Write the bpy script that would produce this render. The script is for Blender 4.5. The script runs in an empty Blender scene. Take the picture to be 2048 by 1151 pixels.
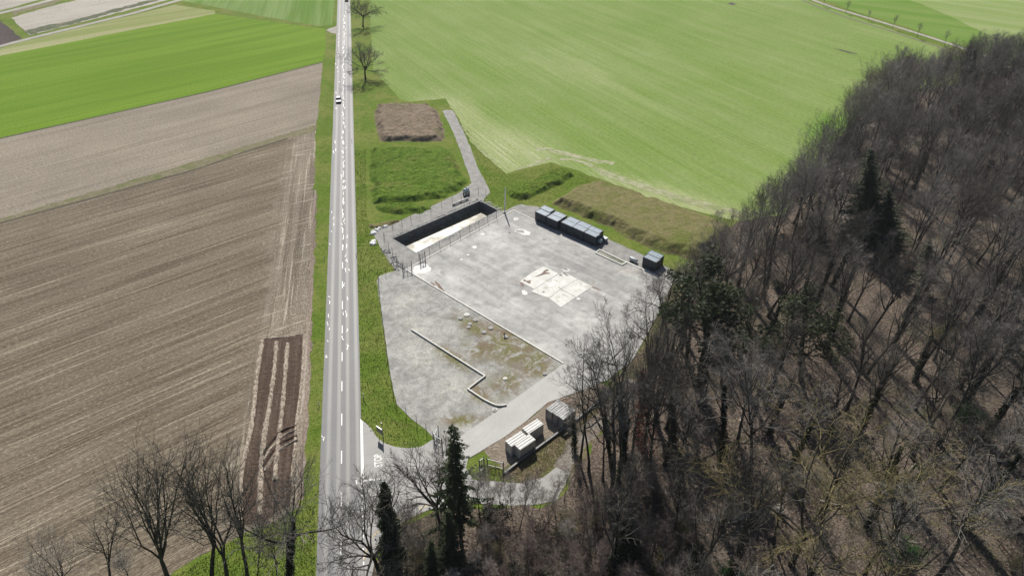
import bpy, bmesh, math, random
import numpy as np
from mathutils import Vector, Matrix, Euler
from mathutils.geometry import tessellate_polygon

R = math.radians
HAZE = 0.00010
SC = bpy.context.scene
COL = SC.collection

# ------------------------------------------------------------------ camera, sky, sun, exposure
CAM_H = 85.0
FPX = 1330.0                                   # focal length in pixels of the 2048 px wide photograph
PITCH = math.atan(978.0 / FPX)                 # downward tilt
cam_d = bpy.data.cameras.new('camera')
cam_d.sensor_width = 36.0
cam_d.lens = FPX / 2048.0 * 36.0
cam_d.clip_end = 6000.0
cam = bpy.data.objects.new('camera', cam_d)
cam.location = (0, 0, CAM_H)
cam.rotation_euler = (math.pi / 2 - PITCH, 0, 0)
COL.objects.link(cam)
SC.camera = cam

SUN_EL, SUN_AZ = R(45.0), R(-8.3)              # azimuth from +Y towards +X
world = bpy.data.worlds.new('World')
SC.world = world
world.use_nodes = True
wn = world.node_tree
for n in list(wn.nodes): wn.nodes.remove(n)
sky = wn.nodes.new('ShaderNodeTexSky')
sky.sky_type = 'NISHITA'
sky.sun_disc = False
sky.sun_elevation = SUN_EL
sky.sun_rotation = SUN_AZ
sky.altitude = 450
sky.dust_density = 1.6
bgn = wn.nodes.new('ShaderNodeBackground')
bgn.inputs['Strength'].default_value = 0.06
wo = wn.nodes.new('ShaderNodeOutputWorld')
wn.links.new(sky.outputs[0], bgn.inputs[0])
wn.links.new(bgn.outputs[0], wo.inputs[0])

sun_d = bpy.data.lights.new('sun', 'SUN')
sun_d.energy = 5.0
sun_d.angle = R(0.53)
sun_d.color = (1.0, 0.955, 0.88)
sun = bpy.data.objects.new('sun', sun_d)
sdir = Vector((math.sin(SUN_AZ) * math.cos(SUN_EL), math.cos(SUN_AZ) * math.cos(SUN_EL), math.sin(SUN_EL)))
sun.rotation_euler = sdir.to_track_quat('Z', 'Y').to_euler()
sun.location = sdir * 300
COL.objects.link(sun)

SC.view_settings.view_transform = 'Standard'
SC.view_settings.look = 'None'
SC.view_settings.gamma = 1.0
SC.view_settings.use_curve_mapping = False
SC.view_settings.exposure = 0.32
SC.cycles.max_bounces = 5
SC.cycles.diffuse_bounces = 2
SC.cycles.glossy_bounces = 2
SC.cycles.transparent_max_bounces = 4

# ------------------------------------------------------------------ survey: sight line of the photograph -> point on a level
_c, _s = math.cos(PITCH), math.sin(PITCH)
def at(px, py, z=0.0):
    u, d = px - 1024.0, py - 575.5
    dy = FPX * _c - d * _s
    dz = FPX * _s + d * _c
    t = (CAM_H - z) / dz
    return Vector((u * t, dy * t, z))
def P(pts, z=0.0): return [at(x, y, z) for x, y in pts]
def off(o, sc):                                 # coordinates read in an enlarged crop
    return lambda pts: [(o[0] + x * sc, o[1] + y * sc) for x, y in pts]

# ------------------------------------------------------------------ object helpers
def tag(o, label=None, cat=None, group=None, kind=None):
    if label: o['label'] = label
    if cat: o['category'] = cat
    if group: o['group'] = group
    if kind: o['kind'] = kind
    return o
def link(name, mesh, mat=None, parent=None):
    o = bpy.data.objects.new(name, mesh)
    COL.objects.link(o)
    if mat is not None and mesh is not None and len(mesh.materials) == 0: mesh.materials.append(mat)
    if parent is not None: o.parent = parent
    return o
def empty(name, loc=(0, 0, 0), rz=0.0):
    o = bpy.data.objects.new(name, None)
    o.empty_display_size = 0.5
    o.location = loc
    o.rotation_euler = (0, 0, rz)
    COL.objects.link(o)
    return o
def copy_tree(o, parent=None):
    c = o.copy()
    COL.objects.link(c)
    if parent is not None: c.parent = parent
    for ch in list(o.children): copy_tree(ch, c)
    return c

class MB:                                       # gathers shapes, then links them as ONE mesh
    def __init__(s): s.v, s.f = [], []
    def add(s, vs, fs):
        b = len(s.v)
        s.v.extend([tuple(q) for q in vs]); s.f.extend([tuple(b + i for i in q) for q in fs]); return s
    def box(s, c, d, rz=0.0, M=None):
        x, y, z = d[0] / 2, d[1] / 2, d[2] / 2
        ca, sa = math.cos(rz), math.sin(rz)
        vs = []
        for k in (-1, 1):
            for i, j in ((-1, -1), (1, -1), (1, 1), (-1, 1)):
                a, b = i * x, j * y
                vs.append((c[0] + a * ca - b * sa, c[1] + a * sa + b * ca, c[2] + k * z))
        return s.add(vs, [(3, 2, 1, 0), (4, 5, 6, 7), (0, 1, 5, 4), (1, 2, 6, 5), (2, 3, 7, 6), (3, 0, 4, 7)])
    def tube(s, pts, rad, n=4, cap=False):
        pts = [Vector(q) for q in pts]
        if not hasattr(rad, '__len__'): rad = [rad] * len(pts)
        d0 = (pts[1] - pts[0]).normalized()
        a = d0.orthogonal().normalized()
        vs, fs = [], []
        for i, q in enumerate(pts):
            d = (pts[min(i + 1, len(pts) - 1)] - pts[max(i - 1, 0)])
            if d.length < 1e-6: d = d0
            d.normalize()
            a = (a - d * a.dot(d))
            a = a.normalized() if a.length > 1e-5 else d.orthogonal().normalized()
            b = d.cross(a)
            for k in range(n):
                t = 2 * math.pi * k / n
                vs.append(q + (a * math.cos(t) + b * math.sin(t)) * rad[i])
        for i in range(len(pts) - 1):
            for k in range(n):
                k2 = (k + 1) % n
                fs.append((i * n + k, i * n + k2, (i + 1) * n + k2, (i + 1) * n + k))
        if cap:
            fs.append(tuple(range(n - 1, -1, -1)))
            m = (len(pts) - 1) * n
            fs.append(tuple(range(m, m + n)))
        return s.add(vs, fs)
    def spike(s, a, b, r):                      # thin three-sided twig ending in a point
        d = b - a
        if d.length < 1e-5: return
        o = d.orthogonal().normalized() * r
        q = d.cross(o).normalized() * r
        i = len(s.v)
        s.v.extend([tuple(a + o), tuple(a - o * .5 + q * .87), tuple(a - o * .5 - q * .87), tuple(b)])
        s.f.extend([(i, i + 1, i + 3), (i + 1, i + 2, i + 3), (i + 2, i, i + 3)])
    def mesh(s, name, smooth=False):
        m = bpy.data.meshes.new(name)
        m.from_pydata(s.v, [], s.f)
        if smooth: m.polygons.foreach_set('use_smooth', [True] * len(m.polygons))
        m.update()
        return m
    def build(s, name, mat, parent=None, smooth=False):
        m = s.mesh(name, smooth)
        return link(name, m, mat, parent)

# ------------------------------------------------------------------ node helpers
class NT:
    def __init__(s, name, rough=0.9, spec=0.3):
        s.m = bpy.data.materials.new(name)
        s.m.use_nodes = True
        s.t = s.m.node_tree
        s.b = s.t.nodes['Principled BSDF']
        s.b.inputs['Roughness'].default_value = rough
        s.b.inputs['Specular IOR Level'].default_value = spec
        s.pos = s.t.nodes.new('ShaderNodeNewGeometry').outputs['Position']
    def new(s, t, **kw):
        n = s.t.nodes.new(t)
        for k, v in kw.items(): setattr(n, k, v)
        return n
    def put(s, sock, v):
        if isinstance(v, bpy.types.NodeSocket): s.t.links.new(v, sock)
        else: sock.default_value = v
    def mapped(s, rot=0.0, scale=(1, 1, 1), loc=(0, 0, 0), src=None):
        # rotate so that the local x axis runs along `rot`
        r = s.new('ShaderNodeVectorRotate', rotation_type='Z_AXIS')
        s.put(r.inputs['Vector'], src or s.pos); r.inputs['Angle'].default_value = -rot
        m = s.new('ShaderNodeVectorMath', operation='MULTIPLY')
        s.put(m.inputs[0], r.outputs[0]); m.inputs[1].default_value = scale
        a = s.new('ShaderNodeVectorMath', operation='ADD')
        s.put(a.inputs[0], m.outputs[0]); a.inputs[1].default_value = loc
        return a.outputs[0]
    def noise(s, vec=None, scale=1.0, detail=4.0, rough=0.55, dist=0.0):
        n = s.new('ShaderNodeTexNoise')
        s.put(n.inputs['Vector'], vec or s.pos)
        n.inputs['Scale'].default_value = scale; n.inputs['Detail'].default_value = detail
        n.inputs['Roughness'].default_value = rough; n.inputs['Distortion'].default_value = dist
        return n.outputs['Fac']
    def rng(s, v, a, b, c=0.0, d=1.0, smooth=True):
        n = s.new('ShaderNodeMapRange', interpolation_type='SMOOTHSTEP' if smooth else 'LINEAR')
        s.put(n.inputs[0], v)
        for i, q in enumerate((a, b, c, d)): n.inputs[i + 1].default_value = q
        return n.outputs[0]
    def math(s, op, a, b=0.0):
        n = s.new('ShaderNodeMath', operation=op, use_clamp=False)
        s.put(n.inputs[0], a); s.put(n.inputs[1], b)
        return n.outputs[0]
    def mix(s, f, a, b, mode='MIX'):
        n = s.new('ShaderNodeMix', data_type='RGBA', blend_type=mode)
        s.put(n.inputs['Factor'], f)
        s.put(n.inputs[6], a if isinstance(a, bpy.types.NodeSocket) else (*a, 1.0))
        s.put(n.inputs[7], b if isinstance(b, bpy.types.NodeSocket) else (*b, 1.0))
        return n.outputs[2]
    def gain(s, col, f, lo, hi):                # multiply a colour by a value between lo and hi
        v = s.rng(f, 0.25, 0.75, lo, hi, False)
        n = s.new('ShaderNodeVectorMath', operation='SCALE')
        s.put(n.inputs[0], col if isinstance(col, bpy.types.NodeSocket) else col)
        s.put(n.inputs['Scale'], v)
        return n.outputs[0]
    def blob(s, c, rx, ry, rot=0.0, soft=0.6, warp=0.0):   # 1 inside an ellipse on the ground, fading to 0
        v = s.new('ShaderNodeVectorMath', operation='SUBTRACT')
        s.put(v.inputs[0], s.pos); v.inputs[1].default_value = (c[0], c[1], 0)
        src = v.outputs[0]
        if warp:
            n = s.new('ShaderNodeTexNoise'); n.inputs['Scale'].default_value = 0.9 / max(rx, ry) * 2; n.inputs['Detail'].default_value = 5
            s.put(n.inputs['Vector'], s.pos)
            w = s.new('ShaderNodeVectorMath', operation='MULTIPLY_ADD')
            s.put(w.inputs[0], n.outputs['Color']); w.inputs[1].default_value = (warp * 2,) * 3
            s.put(w.inputs[2], src)
            w2 = s.new('ShaderNodeVectorMath', operation='SUBTRACT'); s.put(w2.inputs[0], w.outputs[0]); w2.inputs[1].default_value = (warp,) * 3
            src = w2.outputs[0]
        q = s.mapped(rot, (1 / rx, 1 / ry, 0), src=src)
        l = s.new('ShaderNodeVectorMath', operation='LENGTH'); s.put(l.inputs[0], q)
        return s.rng(l.outputs['Value'], 1.0, 1.0 - soft)
    def add(s, *fs):
        o = fs[0]
        for f in fs[1:]: o = s.math('MAXIMUM', o, f)
        return o
    def done(s, col, rough=None, bump=None, strength=0.5, dist=0.1):
        s.put(s.b.inputs['Base Color'], col if isinstance(col, bpy.types.NodeSocket) else (*col, 1.0))
        if rough is not None: s.put(s.b.inputs['Roughness'], rough)
        if bump is not None:
            n = s.new('ShaderNodeBump'); n.inputs['Strength'].default_value = strength; n.inputs['Distance'].default_value = dist
            s.put(n.inputs['Height'], bump); s.t.links.new(n.outputs[0], s.b.inputs['Normal'])
        return s.m

def simple(name, col, rough=0.7, metal=0.0, var=0.25, scale=2.0, spec=0.4):
    t = NT(name, rough, spec)
    t.b.inputs['Metallic'].default_value = metal
    n = t.noise(None, scale, 5, 0.65)
    return t.done(t.gain(col, n, 1 - var, 1 + var), bump=n, strength=0.15, dist=0.02)

def heading(a, b):
    A, B = at(*a), at(*b)
    return math.atan2(B.y - A.y, B.x - A.x)

# ------------------------------------------------------------------ ground materials
ROW_B = heading((812, 540), (1127, 727))        # long side of the parade apron
ROW_A = heading((812, 540), (1027, 421))
ROAD_DIR = heading((683, 780), (688, 0))
STUB_DIR = R(39.0)
DRILL = R(-60.0)

def m_grass():
    t = NT('verge_grass', 0.95, 0.08)
    big = t.noise(None, 0.09, 5, 0.6)
    mid = t.noise(None, 0.6, 5, 0.7)
    fine = t.noise(None, 3.2, 4, 0.75)
    c = t.mix(t.rng(big, 0.38, 0.62), (0.102, 0.16, 0.020), (0.158, 0.185, 0.042))
    c = t.mix(t.rng(mid, 0.45, 0.72, 0, 0.75), c, (0.06, 0.108, 0.010))
    c = t.mix(t.rng(t.noise(None, 0.23, 6, 0.7), 0.56, 0.72, 0, 0.7), c, (0.17, 0.15, 0.06))
    c = t.gain(c, fine, 0.55, 1.5)
    return t.done(c, bump=t.math('ADD', fine, mid), strength=0.9, dist=0.25)
def m_crop_right():
    t = NT('young_crop', 0.95, 0.06)
    row = t.noise(t.mapped(DRILL, (0.02, 1.3, 1)), 1.0, 4, 0.65)
    row2 = t.noise(t.mapped(DRILL, (0.012, 0.16, 1)), 1.0, 4, 0.6)
    fine = t.noise(t.mapped(DRILL, (0.6, 2.6, 1)), 1.0, 3, 0.7)
    big = t.noise(None, 0.02, 5, 0.6)
    pale = t.add(t.blob(at(1010, 300), 45, 22, DRILL, 0.95), t.blob(at(900, 225), 40, 16, DRILL, 0.95),
                 t.math('MULTIPLY', t.blob(at(1120, 130), 75, 26, R(-50), 1.0, 12), 0.45), t.blob(at(1350, 400), 40, 10, R(-36), 0.9))
    f = t.math('ADD', t.math('MULTIPLY', pale, 0.3), t.math('ADD', t.math('MULTIPLY', row, 0.42), t.math('MULTIPLY', row2, 0.4)))
    f = t.math('ADD', f, t.math('MULTIPLY', big, 0.45))
    c = t.mix(t.rng(f, 0.45, 1.1), (0.136, 0.212, 0.042), (0.28, 0.315, 0.145))
    c = t.mix(t.math('MULTIPLY', t.rng(t.noise(t.mapped(DRILL, (0.035, 1.5, 1)), 1.0, 5, 0.75), 0.5, 0.66), t.math('ADD', t.math('MULTIPLY', pale, 0.6), 0.12)), c, (0.44, 0.44, 0.30))
    c = t.mix(t.math('MULTIPLY', t.blob(at(1660, 260), 9, 30, R(-35), 0.9), 0.8), c, (0.10, 0.23, 0.006))
    c = t.gain(c, fine, 0.72, 1.3)
    c = t.gain(c, t.noise(t.mapped(DRILL, (0.01, 3.2, 1)), 1.0, 2, 0.5), 0.85, 1.15)
    return t.done(c, bump=fine, strength=0.5, dist=0.12)
def m_crop_left(name, a, b, dirn, track=0.5):
    t = NT(name, 0.95, 0.06)
    row = t.noise(t.mapped(dirn, (0.012, 1.7, 1)), 1.0, 4, 0.7)
    band = t.noise(t.mapped(dirn, (0.006, 0.11, 1)), 1.0, 3, 0.6)
    fine = t.noise(None, 1.6, 4, 0.75)
    c = t.mix(t.rng(band, 0.35, 0.65), a, b)
    c = t.gain(c, row, 1 - 0.5 * track, 1 + 0.45 * track)
    c = t.gain(c, fine, 0.72, 1.3)
    return t.done(c, bump=fine, strength=0.5, dist=0.12)
def stub_colour(t, dark, mid, pale, dirn, period, contrast, seed, straw):
    row = t.noise(t.mapped(dirn, (0.02, 0.75 * period, 1), (seed, seed, 0)), 1.0, 5, 0.7)
    row2 = t.noise(t.mapped(dirn, (0.013, 0.2 * period, 1), (seed, 0, 0)), 1.0, 4, 0.6)
    row3 = t.noise(t.mapped(dirn, (0.05, 2.2 * period, 1), (seed, 0, 0)), 1.0, 3, 0.65)
    fleck = t.noise(t.mapped(dirn, (1.4, 3.0, 1)), 1.0, 4, 0.8)
    f = t.math('ADD', t.math('MULTIPLY', row, 0.4), t.math('MULTIPLY', row2, 0.35))
    f = t.math('ADD', f, t.math('MULTIPLY', row3, 0.25))
    c = t.mix(t.rng(f, 0.5 - 0.14 / contrast, 0.5 + 0.14 / contrast), dark, mid)
    c = t.mix(t.math('MULTIPLY', t.rng(t.noise(t.mapped(dirn, (0.03, 1.1 * period, 1), (seed + 9, 4, 0)), 1.0, 5, 0.7), 0.53, 0.68), straw), c, pale)
    c = t.mix(t.rng(fleck, 0.55, 0.75, 0, 0.6), c, pale)
    c = t.gain(c, fleck, 0.42, 1.6)
    return c, t.math('ADD', fleck, row3)
def m_stubble(name, dark, mid, pale, dirn, period=1.0, contrast=1.0, seed=0.0, straw=0.5, headland=None):
    t = NT(name, 0.95, 0.12)
    c, h = stub_colour(t, dark, mid, pale, dirn, period, contrast, seed, straw)
    if headland:                                # strip along the road where the machines turned
        v = t.new('ShaderNodeVectorMath', operation='SUBTRACT'); t.put(v.inputs[0], t.pos); v.inputs[1].default_value = at(688, 400)
        sx = t.new('ShaderNodeSeparateXYZ'); t.put(sx.inputs[0], t.mapped(ROAD_DIR, src=v.outputs[0]))
        lat = t.math('ADD', sx.outputs['Y'], t.math('MULTIPLY', t.math('SUBTRACT', t.noise(None, 0.16, 5, 0.65), 0.5), 14.0))
        w = t.rng(lat, 18.5, 14.5)
        c2, h2 = stub_colour(t, *headland, ROAD_DIR, 1.0, 1.2, 7.0, 0.75)
        arc = t.noise(t.mapped(R(30), (0.06, 0.9, 1)), 1.0, 4, 0.7, 0.8)
        c2 = t.mix(t.rng(arc, 0.55, 0.66, 0, 0.55), c2, headland[2])
        c = t.mix(w, c, c2)
    c = t.gain(c, t.noise(None, 0.035, 5, 0.6), 0.85, 1.15)
    return t.done(c, bump=h, strength=0.9, dist=0.22)
def m_plough():
    t = NT('ploughed_soil', 0.95, 0.15)
    row = t.noise(t.mapped(ROAD_DIR, (0.08, 1.8, 1)), 1.0, 4, 0.6)
    cross = t.noise(t.mapped(ROAD_DIR, (1.6, 0.35, 1)), 1.0, 4, 0.7)
    clod = t.noise(None, 1.9, 5, 0.75)
    c = t.mix(t.rng(row, 0.4, 0.7), (0.082, 0.055, 0.040), (0.125, 0.092, 0.070))
    c = t.mix(t.rng(t.noise(None, 0.55, 5, 0.7), 0.6, 0.75, 0, 0.6), c, (0.24, 0.2, 0.165))
    c = t.gain(c, clod, 0.6, 1.35)
    return t.done(c, bump=t.math('ADD', clod, cross), strength=1.0, dist=0.3)
def m_straw():
    t = NT('straw_ridge', 0.95, 0.15)
    n = t.noise(None, 2.2, 5, 0.75)
    c = t.mix(t.rng(n, 0.35, 0.65), (0.17, 0.13, 0.10), (0.47, 0.41, 0.33))
    return t.done(c, bump=n, strength=0.8, dist=0.15)
def m_asphalt_road():
    t = NT('road_asphalt', 0.5, 0.35)
    A = at(688, 400)
    v = t.new('ShaderNodeVectorMath', operation='SUBTRACT'); t.put(v.inputs[0], t.pos); v.inputs[1].default_value = A
    q = t.mapped(ROAD_DIR, (1, 1, 1), src=v.outputs[0])
    sx = t.new('ShaderNodeSeparateXYZ'); t.put(sx.inputs[0], q)
    y = t.math('ABSOLUTE', sx.outputs['Y'])
    inner = t.rng(t.math('ABSOLUTE', t.math('SUBTRACT', y, 0.75)), 0.55, 0.05)
    outer = t.rng(t.math('ABSOLUTE', t.math('SUBTRACT', y, 2.35)), 0.6, 0.05)
    trk = t.math('MAXIMUM', inner, outer)
    lng = t.noise(t.mapped(ROAD_DIR, (0.03, 2.4, 1)), 1.0, 4, 0.6)
    fine = t.noise(None, 6.0, 3, 0.7)
    big = t.noise(None, 0.12, 5, 0.6)
    c = t.mix(trk, (0.140, 0.140, 0.141), (0.19, 0.188, 0.182))
    c = t.gain(c, lng, 0.9, 1.1); c = t.gain(c, fine, 0.88, 1.12); c = t.gain(c, big, 0.93, 1.07)
    r = t.rng(trk, 0, 1, 0.62, 0.54)
    return t.done(c, rough=r, bump=fine, strength=0.25, dist=0.03)
def m_lane(name, base, spread=0.14, rough=0.6, dirn=None):
    t = NT(name, rough, 0.45)
    d = ROW_A if dirn is None else dirn
    lng = t.noise(t.mapped(d, (0.05, 0.7, 1)), 1.0, 5, 0.65)
    fine = t.noise(None, 5.0, 3, 0.7)
    big = t.noise(None, 0.25, 6, 0.65)
    c = t.gain(base, lng, 1 - spread, 1 + spread)
    c = t.gain(c, big, 1 - spread, 1 + spread); c = t.gain(c, fine, 0.87, 1.13)
    return t.done(c, bump=fine, strength=0.25, dist=0.03)
def m_gravel_yard():
    t = NT('gravel', 0.9, 0.3)
    fine = t.noise(None, 3.4, 4, 0.75)
    mid = t.noise(None, 0.45, 6, 0.7, 0.5)
    big = t.noise(None, 0.16, 6, 0.65)
    c = t.mix(t.rng(mid, 0.36, 0.64), (0.235, 0.231, 0.216), (0.355, 0.35, 0.33))
    pale = t.add(t.blob(at(820, 600), 6.5, 4, R(40), 0.9, 1.5), t.blob(at(840, 705), 5.5, 9, R(40), 0.8, 2), t.blob(at(905, 770), 6, 5, R(20), 0.9, 2), t.blob(at(850, 650), 4, 9, R(70), 0.9, 2))
    c = t.mix(t.math('MULTIPLY', pale, t.rng(t.noise(None, 0.8, 6, 0.75, 0.6), 0.4, 0.62, 0.1, 0.85)), c, (0.43, 0.42, 0.37))
    moss = t.add(t.blob(at(1015, 690), 13, 8.5, ROW_B, 0.7, 2), t.blob(at(1060, 710), 8, 6, ROW_B, 0.8, 2), t.blob(at(960, 700), 6, 5, 0, 0.9, 2), t.blob(at(1010, 765), 8, 5, R(45), 0.8, 2), t.blob(at(905, 715), 2.6, 7.5, R(45), 0.8, 1), t.blob(at(960, 790), 2.3, 6, R(45), 0.8, 1),
                 t.blob(at(1070, 735), 6, 5, 0, 0.8, 1.5), t.blob(at(925, 840), 6, 2.4, 0, 0.8, 1), t.blob(at(950, 655), 9, 3.4, ROW_B, 0.8, 1.5))
    mm = t.math('MULTIPLY', moss, t.rng(t.noise(None, 0.42, 7, 0.7, 0.8), 0.37, 0.54))
    mc = t.mix(t.rng(t.noise(None, 0.3, 5, 0.6), 0.42, 0.58), (0.15, 0.11, 0.058), (0.125, 0.118, 0.03))
    c = t.mix(t.math('MULTIPLY', mm, 0.9), c, mc)
    warm = t.math('MULTIPLY', t.rng(t.noise(None, 0.75, 5, 0.7), 0.58, 0.74), 0.45)
    c = t.mix(warm, c, (0.26, 0.20, 0.14))
    c = t.gain(c, fine, 0.6, 1.38); c = t.gain(c, big, 0.85, 1.13); c = t.gain(c, t.noise(None, 1.1, 5, 0.75, 0.4), 0.82, 1.16)
    return t.done(c, bump=fine, strength=0.6, dist=0.08)
def m_apron():
    t = NT('apron_concrete', 0.7, 0.25)
    fine = t.noise(None, 4.5, 4, 0.7)
    mid = t.noise(None, 0.35, 7, 0.68, 0.4)
    stk = t.noise(t.mapped(ROW_B, (0.07, 0.8, 1)), 1.0, 5, 0.7, 0.3)
    stk2 = t.noise(t.mapped(ROW_B, (0.03, 0.22, 1)), 1.0, 5, 0.6, 0.3)
    c = t.mix(t.rng(mid, 0.3, 0.7), (0.25, 0.247, 0.237), (0.40, 0.395, 0.378))
    c = t.gain(c, stk, 0.78, 1.2); c = t.gain(c, stk2, 0.78, 1.2)
    pale = t.add(t.blob(at(830, 548), 7, 4, ROW_B, 0.9, 1.0), t.blob(at(985, 470), 6, 5, 0, 0.9, 1.5), t.blob(at(960, 620), 9, 4.5, ROW_B, 0.9, 2), t.blob(at(1090, 690), 7, 4, ROW_B, 0.9, 1.2), t.blob(at(1170, 640), 9, 5, 0, 0.9, 2), t.blob(at(905, 560), 7, 2.5, ROW_B, 0.9, 1))
    c = t.mix(t.math('MULTIPLY', pale, t.rng(t.noise(None, 0.7, 6, 0.7, 0.5), 0.35, 0.65, 0.15, 0.75)), c, (0.52, 0.515, 0.49))
    c = t.gain(c, t.noise(t.mapped(ROW_B, (0.05, 0.09, 1)), 1.0, 5, 0.6, 0.6), 0.72, 1.22)
    rust = t.add(t.blob(at(1190, 575), 1.2, 4, R(10), 0.9, 0.6), t.blob(at(1200, 480), 1.5, 5, R(30), 0.9, 1), t.blob(at(1035, 563), 1.5, 1.2, 0, 0.9, 0.5), t.blob(at(1255, 540), 5, 3, 0, 0.9, 2))
    c = t.mix(t.math('MULTIPLY', rust, t.rng(t.noise(None, 1.4, 6, 0.75), 0.45, 0.65, 0, 0.6)), c, (0.27, 0.19, 0.12))
    c = t.mix(t.rng(t.noise(t.mapped(ROW_B, (0.35, 1.0, 1)), 0.9, 6, 0.7), 0.64, 0.76, 0, 0.55), c, (0.19, 0.185, 0.18))
    c = t.gain(c, fine, 0.88, 1.12)
    return t.done(c, bump=fine, strength=0.2, dist=0.03)
def m_slab():
    t = NT('pale_concrete', 0.75, 0.35)
    fine = t.noise(None, 5, 4, 0.7)
    mid = t.noise(None, 0.6, 7, 0.72, 0.6)
    c = t.mix(t.rng(mid, 0.35, 0.65), (0.51, 0.505, 0.468), (0.63, 0.625, 0.585))
    c = t.mix(t.rng(t.noise(t.mapped(ROW_B, (0.6, 0.9, 1)), 0.7, 7, 0.75, 0.8), 0.52, 0.7, 0, 0.85), c, (0.30, 0.28, 0.23))
    c = t.gain(c, fine, 0.9, 1.1)
    return t.done(c, bump=fine, strength=0.2, dist=0.03)
def m_floor():
    t = NT('leaf_litter_soil', 0.95, 0.15)
    leaf = t.noise(None, 2.3, 5, 0.85)
    leaf2 = t.noise(None, 5.5, 4, 0.8)
    big = t.noise(None, 0.12, 5, 0.6)
    c = t.mix(t.rng(leaf, 0.38, 0.64), (0.055, 0.044, 0.034), (0.285, 0.225, 0.18))
    c = t.mix(t.rng(leaf2, 0.55, 0.7, 0, 0.5), c, (0.42, 0.34, 0.285))
    c = t.mix(t.rng(t.noise(None, 0.07, 6, 0.7, 0.5), 0.50, 0.62, 0, 0.7), c, (0.08, 0.075, 0.045))
    c = t.mix(t.rng(t.noise(None, 0.3, 6, 0.7), 0.56, 0.7, 0, 0.6), c, (0.085, 0.085, 0.03))
    c = t.gain(c, big, 0.75, 1.2)
    return t.done(c, bump=t.math('ADD', leaf, leaf2), strength=1.0, dist=0.25)
def m_heath(name, a, b, d):
    t = NT(name, 0.95, 0.15)
    f1 = t.noise(None, 2.6, 5, 0.8); f2 = t.noise(None, 0.5, 6, 0.7); f3 = t.noise(None, 0.14, 5, 0.6)
    c = t.mix(t.rng(f2, 0.38, 0.62), a, b)
    c = t.mix(t.rng(f3, 0.5, 0.68, 0, 0.8), c, d)
    c = t.gain(c, f1, 0.5, 1.5)
    return t.done(c, bump=t.math('ADD', f1, f2), strength=1.0, dist=0.35)
def m_old_asphalt():
    t = NT('old_asphalt', 0.8, 0.35)
    fine = t.noise(None, 4, 4, 0.75); mid = t.noise(None, 0.5, 6, 0.7, 0.5)
    c = t.mix(t.rng(mid, 0.35, 0.65), (0.185, 0.18, 0.17), (0.265, 0.26, 0.245))
    c = t.mix(t.rng(t.noise(None, 0.8, 7, 0.75), 0.55, 0.72, 0, 0.75), c, (0.17, 0.12, 0.07))
    c = t.gain(c, fine, 0.75, 1.25)
    return t.done(c, bump=fine, strength=0.5, dist=0.06)
def m_water(name, col, rough, painted_glare=False):
    t = NT(name, rough, .6 if painted_glare else .5)
    n = t.noise(None, 1.1, 5, 0.65); big = t.noise(None, 0.25, 5, 0.6)
    c = t.gain(col, big, 0.75, 1.2)
    if painted_glare: c = t.mix(t.math('MULTIPLY', t.add(t.blob(at(838, 507), 9.5, 5.5, ROW_A, .6, 1.0)), t.rng(t.noise(None, .7, 6, .75), .3, .55, .3, 1)), c, (0.6, 0.6, 0.56))  # sun glare on the water, painted as a pale patch
    scum = t.rng(t.noise(None, 1.6, 6, 0.8), 0.63, 0.7)
    c = t.mix(scum, c, (0.5, 0.48, 0.4))
    return t.done(c, rough=t.rng(t.noise(None, 0.16, 4, 0.6), 0.4, 0.6, rough, rough + 0.14), bump=n, strength=0.12, dist=0.06)

M = {}
M['grass'] = m_grass()
M['crop'] = m_crop_right()
M['crop_far'] = m_crop_left('far_crop', (0.19, 0.255, 0.075), (0.235, 0.285, 0.115), R(-40), 0.3)
M['worn'] = m_heath('worn_crop', (0.30, 0.32, 0.16), (0.42, 0.415, 0.28), (0.22, 0.275, 0.09))
M['meadow'] = m_crop_left('far_meadow', (0.115, 0.20, 0.03), (0.15, 0.225, 0.05), R(-35), 0.25)
M['crop_left'] = m_crop_left('bright_crop', (0.105, 0.185, 0.016), (0.138, 0.22, 0.024), R(40), 0.45)
M['crop_up'] = m_crop_left('streaky_crop', (0.105, 0.185, 0.032), (0.17, 0.24, 0.08), ROAD_DIR, 0.5)
M['fallow'] = m_crop_left('fallow_grass', (0.20, 0.23, 0.08), (0.30, 0.30, 0.16), R(40), 0.3)
M['stub_up'] = m_stubble('grey_stubble', (0.19, 0.162, 0.125), (0.29, 0.252, 0.20), (0.45, 0.40, 0.32), R(41.5), 1.4, 0.9, 3.0, 0.35)
M['stub_low'] = m_stubble('brown_stubble', (0.110, 0.086, 0.060), (0.202, 0.168, 0.123), (0.41, 0.365, 0.275), STUB_DIR, 1.5, 1.3, 0.0, 0.65, ((0.132, 0.107, 0.08), (0.24, 0.205, 0.16), (0.46, 0.415, 0.335)))
M['headland'] = m_stubble('headland_stubble', (0.13, 0.10, 0.076), (0.245, 0.2, 0.16), (0.46, 0.41, 0.35), ROAD_DIR, 0.8, 1.2, 7.0, 0.65)
M['furrow'] = simple('dark_field_brown', (0.07, 0.058, 0.042), 0.95, 0, 0.3, 1)
M['weedy'] = m_heath('weedy_strip', (0.17, 0.16, 0.09), (0.23, 0.20, 0.13), (0.13, 0.16, 0.045))
M['sand'] = m_stubble('pale_dry_soil', (0.30, 0.275, 0.235), (0.41, 0.385, 0.34), (0.52, 0.49, 0.44), R(46), 0.5, 0.8, 2.0, 0.4)
M['dark_soil'] = m_stubble('dark_tilled_soil', (0.055, 0.045, 0.042), (0.085, 0.07, 0.065), (0.13, 0.11, 0.1), R(110), 0.5, 0.8, 1.0, 0.2)
M['plough'] = m_plough()
M['straw'] = m_straw()
M['road'] = m_asphalt_road()
M['lane'] = m_lane('lane_asphalt', (0.285, 0.282, 0.268), 0.1)
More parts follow.
